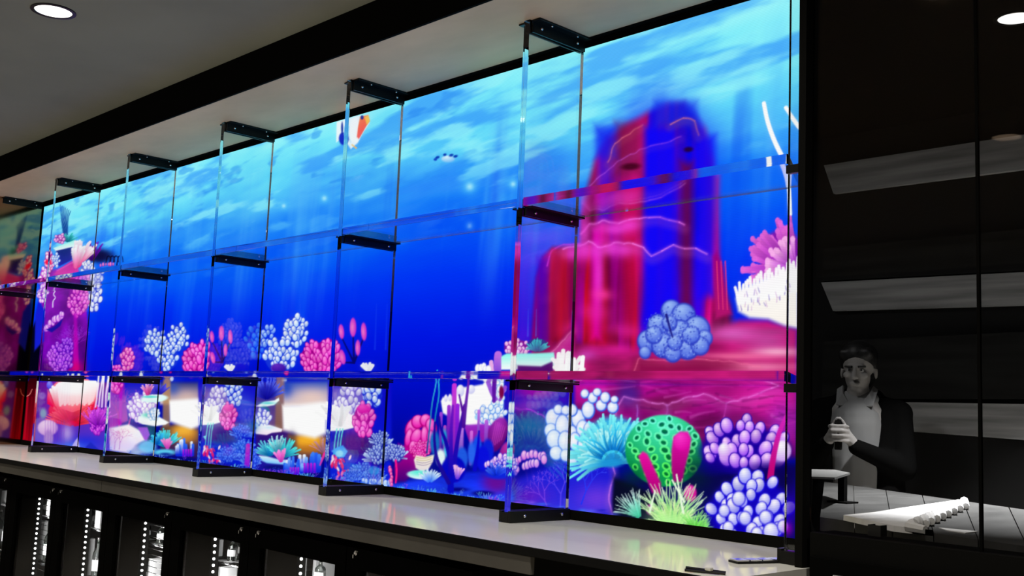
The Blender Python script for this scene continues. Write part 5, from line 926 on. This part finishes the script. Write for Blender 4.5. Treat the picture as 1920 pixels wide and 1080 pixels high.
def bottle(x, y, z, h, r, label, kind='bottle'):
    t = empty('bottle', (x, y, z), label=label, cat='bottle', group='bottles in the coolers')
    MB().lathe([(r*.9, 0), (r, .006), (r, h*.58), (r*.85, h*.66), (r*.36, h*.76), (r*.33, h*.95), (r*.38, h*.955), (r*.38, h*.985), (r*.3, h*.99)], (x, y, z), 16).build('glass_body', M['bottle'], t, smooth=True)
    MB().cyl((x, y, z+h*.95), (x, y, z+h), r*.40, n=12).build('cap', M['chrome'], t)
    MB().lathe([(r*1.01, h*.2), (r*1.015, h*.21), (r*1.015, h*.46), (r*1.01, h*.47)], (x, y, z), 16).build('label', M['white' if kind == 'bottle' else 'grey'], t)
def carton(x0, x1, y0, y1, z0, z1, label, m='white'):
    t = empty('carton', ((x0+x1)/2, (y0+y1)/2, z0), label=label, cat='carton', group='cartons in the coolers')
    bx('box', M[m], t, x0, x1, y0, y1, z0, z1, bev=.002)
    bx('tape', M['grey' if m == 'white' else 'white'], t, (x0+x1)/2-.008, (x0+x1)/2+.008, y0-.0006, y1, z0, z1+.0006)
NTH = ['first', 'second', 'third', 'fourth', 'fifth', 'sixth', 'seventh']
COR = ['leftmost', 'second', 'third', 'fourth', 'fifth', 'sixth', 'rightmost']
for k, R in enumerate(RX):
    for z, hh, n in ((.658, .10, 6), (.403, .235, 7)):
        lev = 'upper' if z > .5 else 'lower'
        for q in range(n):
            x = R-.47+(q+.5)*(.48/n); y = YD+.125+(q % 2)*.07
            car = (q*3+k*2+(z < .5)) % 5 in (0, 3)
            if car:
                w_ = rng.uniform(.022, .032)
                carton(x-w_, x+w_, y-.03, y+.03, z+.0045, z+.0045+hh*rng.uniform(.7, .98), '%s carton, %s along the %s rack of the %s cooler' % ('white' if q % 2 else 'grey', NTH[q], lev, COR[k]), 'white' if q % 2 else 'grey')
            else:
                bottle(x, y, z+.0045, hh*rng.uniform(.86, 1.0), .025 if hh > .2 else .021, 'clear bottle, %s along the %s rack of the %s cooler' % (NTH[q], lev, COR[k]), 'bottle' if (q+k) % 2 else 'grey')

# ---------------------------------------------------------------- small things on the counter
t = empty('pick_tray', (5.44, -.33, ZT), label='narrow flat metal tray with bright segments at the right end of the counter', cat='tray')
u0, u1 = Vector((5.405, -.425, 0)), Vector((5.475, -.235, 0)); dd = (u1-u0).normalized(); nn = Vector((-dd.y, dd.x, 0))
def strip(a, b, w, z0, z1):
    p, q = u0+dd*a, u0+dd*b
    return [((p+nn*w).x, (p+nn*w).y), ((q+nn*w).x, (q+nn*w).y), ((q-nn*w).x, (q-nn*w).y), ((p-nn*w).x, (p-nn*w).y)]
Lg = (u1-u0).length
MB().prism(strip(0, Lg, .022, 0, 0), ZT+.0005, ZT+.006).build('base', M['bracket'], t)
for q in range(5): MB().prism(strip(Lg*(q+.05)/5, Lg*(q+.95)/5, .019, 0, 0), ZT+.0065, ZT+.010).build('segment', M['steel' if q > 3 else 'chrome'], t)
t = empty('bar_tongs', (5.47, -.655, ZT), label='slim dark metal bar tongs lying near the counter front edge', cat='tongs')
MB().cyl((5.437, -.676, ZT+.010), (5.525, -.632, ZT+.006), .0035, n=8).build('arm', M['bracket'], t)
MB().cyl((5.440, -.684, ZT+.005), (5.527, -.636, ZT+.004), .0035, n=8).build('arm', M['bracket'], t)
MB().box(5.483, 5.500, -.662, -.648, ZT+.008, ZT+.016, .002).build('clip', M['grey'], t)

# ---------------------------------------------------------------- dark glass on the right; the room built behind it imitates its reflection
GX0, GX1, GY, GZ = XR+.024, 8.2, -.30, 1.045
w1 = empty('window_1', (GX0, GY, GZ), kind='structure', label='tall smoked glass panel right of the video wall')
SEAM = 6.009
bx('glass_pane', M['smoke'], w1, GX0+.001, SEAM-.004, GY-.004, GY+.004, GZ, ZS-.002)
bx('glass_pane', M['smoke'], w1, SEAM+.004, GX1-.02, GY-.004, GY+.004, GZ, ZS-.002)
bx('joint', M['black'], w1, SEAM-.0035, SEAM+.0035, GY-.005, GY+.005, GZ, ZS-.002)
bx('head_rail', M['matte'], cl, XR+.02, 11, -.505, -.26, ZS-.001, ZS+.06)
bc = empty('base_cabinet', (6.9, GY, 0), label='low black cabinet under the smoked glass at the right', cat='cabinet')
bx('body', M['matte'], bc, GX0+.012, GX1, GY-.02, GY+.10, 0, GZ-.002)
for q in range(3):
    d = bx('door', M['black'], bc, GX0+.02+q*.62, GX0+.63+q*.62, GY-.036, GY-.021, .1, GZ-.06, bev=.002)
    MB().cyl((GX0+.10+q*.62, GY-.055, GZ-.10), (GX0+.40+q*.62, GY-.055, GZ-.10), .004, n=8).build('handle', M['steel'], d)
# added shell round the mirrored things, keeps them dark
YW = 2.62
wf = bx('wall_far', M['wall'], None, 2.4, 8.4, YW, YW+.08, 0, 3.1, kind='structure')
bx('wall_side', M['wall'], None, 8.25, 8.33, -.2, YW, 0, 3.1, kind='structure')
bx('wall_inner', M['wall'], None, 2.4, 2.48, .15, YW, 0, 3.1, kind='structure')
bx('ceiling_far', M['matte'], None, 2.48, 8.25, -.25, YW, 2.99, 3.07, kind='structure')
for pts, mt in [([(3.935, 2.821), (5.154, 2.822), (5.151, 2.644), (3.997, 2.647)], 'wood'), ([(3.939, 2.332), (5.146, 2.338), (5.142, 2.128), (3.926, 2.145)], 'darkwood'), ([(3.923, 2.136), (5.142, 2.12), (5.139, 1.954), (3.998, 1.97)], 'wood'), ([(3.942, 1.798), (5.137, 1.826), (5.131, 1.494), (3.931, 1.472)], 'darkwood'), ([(3.928, 1.46), (5.131, 1.468), (5.128, 1.289), (3.995, 1.324)], 'wood')]:
    MB().prism_y(pts, YW-.032, YW-.001).build('plank', M[mt], wf)
def lamp_far(x, y, z, p, label, sp=math.pi):
    return downlight(x, y, z, label, p, .07, sp, (1, 1, 1))
lamp_far(5.46, 1.42, 2.988, 110, 'round recessed downlight set as a reflection behind the smoked glass at the upper right', 1.3)
lamp_far(3.9, .9, 2.988, 13, 'added unseen lamp behind the video wall that lights the far room')  # added lamp out of view, for the planks and the person

# long table against the glass, stands in for the reflected bar top
tt = empty('long_table', (5.4, .7, 0), label='long grey oak table built as a reflection behind the smoked glass', cat='table')
A, B_, C_, D_ = ((4.334, 1.914), (5.38, 0.06), (6.175, -0.15), (5.703, 1.107))
for q in range(6):
    f0, f1 = q/6+.002, (q+1)/6-.002
    L2 = lambda p, r, f: (p[0]+(r[0]-p[0])*f, p[1]+(r[1]-p[1])*f)
    MB().prism([L2(A, D_, f0), L2(B_, C_, f0), L2(B_, C_, f1), L2(A, D_, f1)], 1.01, 1.05).build('plank', M['tabletop'], tt)
for p in (A, B_, C_, D_):
    cx, cy = p[0]*.86+5.35*.14, p[1]*.86+.75*.14
    MB().box(cx-.035, cx+.035, cy-.035, cy+.035, 0, 1.009).build('leg', M['darkwood'], tt)
def sheet(name, pts, z0, z1, m, label, cat):
    return MB().prism(pts, z0, z1).build(name, M[m], None, label=label, cat=cat)
rn = empty('table_runner', (5.5, .4, 1.05), label='white fringed cloth runner laid across the long table', cat='cloth')
CL, FRN = ([(5.474, 0.03), (5.461, 0.243), (5.414, 0.515), (5.3, 1.274), (5.406, 1.034), (5.621, 0.313), (5.759, -0.13), (5.815, -0.13), (5.801, -0.13), (5.707, -0.13)], [((5.363, 1.116), (5.459, 0.905)), ((5.414, 0.948), (5.504, 0.755)), ((5.462, 0.793), (5.545, 0.615)), ((5.506, 0.649), (5.583, 0.485)), ((5.546, 0.515), (5.62, 0.364)), ((5.585, 0.39), (5.653, 0.25)), ((5.62, 0.273), (5.685, 0.143)), ((5.654, 0.164), (5.715, 0.042)), ((5.685, 0.061), (5.743, -0.052)), ((5.715, -0.036), (5.769, -0.13)), ((5.742, -0.12), (5.794, -0.13))])
MB().prism(CL, 1.0505, 1.066).build('cloth', M['cloth'], rn)
for (x, y), (x2, y2) in FRN:
    MB().cyl((x, y, 1.067), (x2, y2, 1.064), .0155, .011, 8).build('tassel', M['cloth'], rn)
sheet('menu_sheet', [(5.725, 0.102), (5.827, 0.118), (5.829, 0.032), (5.771, 0.05)], 1.0505, 1.053, 'white', 'small white paper sheet near the glass joint on the table', 'paper')
bxs = empty('candle_box', (5.739, -0.281, 1.05), label='small dark square candle box at the table edge by the glass', cat='candle')
cbx, cby = 5.739, -0.281
for s in ((-.017, -.014), (.014, .017)): bx('side', M['darkwood'], bxs, cbx+s[0], cbx+s[1], cby-.017, cby+.017, 1.0505, 1.078)
bx('side', M['darkwood'], bxs, cbx-.014, cbx+.014, cby-.017, cby-.014, 1.0505, 1.078)
MB().cyl((cbx, cby, 1.0505), (cbx, cby, 1.072), .011, n=14).build('candle', M['cloth'], bxs)
st = empty('menu_stand', (5.108, 0.689, 1.05), label='short black stand on the table carrying a white open menu', cat='stand')
sx, sy = 5.108, 0.689
bx('post', M['matte'], st, sx-.012, sx+.012, sy-.012, sy+.012, 1.056, 1.145); bx('foot', M['matte'], st, sx-.04, sx+.04, sy-.04, sy+.04, 1.0505, 1.056)
MB().prism([(4.87, 0.872), (4.913, 0.98), (5.07, 0.812), (5.241, 0.396), (5.182, 0.341)], 1.146, 1.153).build('menu', M['kraft'], st)

# ---------------------------------------------------------------- person behind the table, built solid for a reflection
def capsules(items, voxel, smooth_it=6):
    b = MB()
    for it in items:
        if it[0] == 'c':
            _, p, q, r, r2 = it
            b.cyl(p, q, r, r2, 16); b.sph(p, r, n=8); b.sph(q, r2, n=8)
        else:
            _, c, r, s, rot = it
            b.sph(c, r, s, 12, rot)
    me = b.mesh('tmp'); o = bpy.data.objects.new('tmp', me); COL.objects.link(o)
    m = o.modifiers.new('r', 'REMESH'); m.mode = 'VOXEL'; m.voxel_size = voxel
    s = o.modifiers.new('s', 'SMOOTH'); s.iterations = smooth_it; s.factor = .5
    dg = bpy.context.evaluated_depsgraph_get(); out = bpy.data.meshes.new_from_object(o.evaluated_get(dg))
    bpy.data.objects.remove(o); out.polygons.foreach_set('use_smooth', [True]*len(out.polygons)); return out
px, py, yaw = 4.414, 2.104, 0.310
pe = empty('person', (px, py, 0), label='person in a black jacket and open white shirt holding a phone at chest height', cat='person')
pe.rotation_euler = (0, 0, 0)
Rz = Matrix.Rotation(yaw, 3, 'Z')
V = lambda x, y, z: Vector((px, py, 0))+Rz @ Vector((x, y, z))        # x: the person's left to right in view, -y: front
rt = lambda q: Rz @ q
I3 = Matrix.Identity(3)
head = 1.60
body = [
    ('c', V(0, 0, .95), V(0, .01, 1.20), .13, .14), ('c', V(-.02, .01, 1.36), V(.02, .01, 1.36), .13, .13), ('c', V(-.16, .02, 1.40), V(.16, .02, 1.40), .055, .055), ('c', V(0, .015, 1.40), V(0, -.01, 1.50), .062, .056),
    ('e', V(0, .008, head+.045), .092, (.84, 1.06, 1.0), Rz), ('e', V(0, -.022, head-.03), .074, (.82, .95, 1.05), Rz), ('e', V(0, -.05, head-.085), .034, (1.0, .8, .75), Rz), ('e', V(0, -.062, head-.02), .05, (1.0, .55, 1.1), Rz),
    ('c', V(0, -.094, head+.008), V(0, -.116, head-.034), .009, .014), ('e', V(-.012, -.106, head-.037), .009, (1, 1, .8), Rz), ('e', V(.012, -.106, head-.037), .009, (1, 1, .8), Rz),
    ('c', V(-.034, -.086, head+.022), V(.034, -.086, head+.022), .010, .010), ('e', V(-.042, -.078, head-.022), .020, (1, .7, .8), Rz), ('e', V(.042, -.078, head-.022), .020, (1, .7, .8), Rz),
    ('c', V(-.022, -.098, head-.062), V(.022, -.098, head-.062), .007, .007), ('c', V(-.018, -.096, head-.073), V(.018, -.096, head-.073), .008, .008),
    ('e', V(-.082, .012, head-.006), .026, (.35, .75, 1.2), Rz), ('e', V(.082, .012, head-.006), .026, (.35, .75, 1.2), Rz),
    ('c', V(-.09, .02, .93), V(-.10, 0, .50), .085, .058), ('c', V(-.10, 0, .50), V(-.10, .03, .10), .055, .038), ('c', V(.09, .02, .93), V(.10, 0, .50), .085, .058), ('c', V(.10, 0, .50), V(.10, .03, .10), .055, .038),
    ('c', V(-.10, .03, .045), V(-.11, -.13, .035), .042, .032), ('c', V(.10, .03, .045), V(.11, -.13, .035), .042, .032)]
hc = V(-.045, -.235, 1.285)
def rel(x, y, z): return hc+Rz @ Vector((x, y, z))
# arms bent so that both hands meet at the phone
SH = ((-.185, .02, 1.395), (.185, .02, 1.395)); EL = ((-.235, -.03, 1.12), (.225, -.04, 1.13)); WR = ((-.115, -.205, 1.235), (.03, -.215, 1.225))
for a, e, w in zip(SH, EL, WR): body += [('c', V(*a), V(*e), .052, .042), ('c', V(*e), V(*w), .041, .027)]
for s, wr in ((-1, WR[0]), (1, WR[1])):
    pal = rel(s*.034, -.004, -.004)
    body += [('c', V(*wr), pal, .026, .026), ('e', pal, .036, (.55, .75, 1.1), Rz)]
    for fi, (dz, ln) in enumerate(((.036, .92), (.013, 1.), (-.010, .95), (-.032, .8))):
        k0 = rel(s*.042, -.026, dz); k1 = rel(s*(.030-.004*fi), -.054*ln, dz+.004); k2 = rel(s*-.002, -.056*ln, dz+.003); k3 = rel(s*-.020*ln, -.046, dz)
        body += [('c', k0, k1, .0095, .0088), ('c', k1, k2, .0088, .0080), ('c', k2, k3, .0080, .0068)]
    body += [('c', rel(s*.030, -.010, .030), rel(s*.020, -.022, .058), .0105, .0095), ('c', rel(s*.020, -.022, .058), rel(s*.006, -.030, .076), .0095, .008)]
link('body', capsules(body, .0052, 3), M['skin'], pe)
for s in (-1, 1):
    MB().sph(V(s*.031, -.083, head+.002), .0105, n=8).build('eye', M['grey'], pe, smooth=True)
    MB().sph(V(s*.030, -.0905, head+.002), .0052, n=6).build('pupil', M['hair'], pe, smooth=True)
    MB().cyl(V(s*.050, -.087, head+.020), V(s*.014, -.101, head+.017), .0050, .0065, 8).build('eyebrow', M['hair'], pe)
hairs = [('e', V(0, .020, head+.072), .102, (.90, 1.06, .88), Rz), ('e', V(0, .060, head+.0), .080, (1.0, .85, 1.2), Rz), ('c', V(-.066, -.042, head+.084), V(.056, -.056, head+.088), .028, .030), ('c', V(-.078, .0, head+.07), V(-.078, .01, head+.01), .016, .012), ('c', V(.078, .0, head+.07), V(.078, .01, head+.01), .016, .012)]
link('hair', capsules(hairs, .007, 4), M['hair'], pe)
shirt = [('c', V(0, -.012, .98), V(0, -.020, 1.34), .135, .135), ('c', V(-.05, -.01, 1.44), V(.05, -.01, 1.44), .062, .062)]
sh = link('shirt', capsules(shirt, .010, 4), M['shirt'], pe)
for s in (-1, 1):
    b = bmesh.new(); P = [V(s*.012, -.085, 1.415), V(s*.085, -.098, 1.425), V(s*.095, -.02, 1.505), V(s*.070, .0, 1.525), V(s*.060, -.06, 1.485)]
    f = b.faces.new([b.verts.new(p) for p in P]); r_ = bmesh.ops.extrude_face_region(b, geom=[f])
    for v in [g for g in r_['geom'] if isinstance(g, bmesh.types.BMVert)]: v.co += Rz @ Vector((s*.004, -.012, .004))
    bmesh.ops.recalc_face_normals(b, faces=b.faces[:]); me = bpy.data.meshes.new('collar'); b.to_mesh(me); b.free(); link('collar', me, M['shirt'], sh)
jk = []
for s in (-1, 1):
    jk += [('c', V(s*.125, .0, .86), V(s*.115, .005, 1.20), .105, .100), ('c', V(s*.115, .005, 1.20), V(s*.120, .012, 1.36), .100, .085), ('c', V(s*.10, .02, 1.41), V(s*.19, .02, 1.395), .072, .068), ('c', V(s*.075, .03, 1.47), V(s*.10, .02, 1.41), .045, .06)]
for a, e, w in zip(SH, EL, WR): jk += [('c', V(*a), V(*e), .068, .058), ('c', V(*e), V(*w), .056, .040)]
jk += [('c', V(0, .07, .88), V(0, .07, 1.40), .11, .11)]
link('jacket', capsules(jk, .010, 5), M['suit'], pe)
tr = [('c', V(s*.09, .02, .93), V(s*.10, 0, .50), .098, .075) for s in (-1, 1)]+[('c', V(s*.10, 0, .50), V(s*.10, .03, .10), .074, .060) for s in (-1, 1)]
link('trousers', capsules(tr, .014, 4), M['suit'], pe)
ph = empty('phone', tuple(rel(0, -.03, 0)), label='dark smartphone held in both hands of the person', cat='phone')
bm_ = bmesh.new(); bmesh.ops.create_cube(bm_, size=1)
for v in bm_.verts: v.co = Vector((v.co.x*.036, v.co.y*.008, v.co.z*.15))
bmesh.ops.bevel(bm_, geom=bm_.edges[:], offset=.003, segments=2, affect='EDGES')
bm_.transform(Matrix.Rotation(yaw, 4, 'Z')); me = bpy.data.meshes.new('case'); bm_.to_mesh(me); bm_.free(); me.transform(Matrix.Translation(ph.location)); link('case', me, M['phone'], ph)
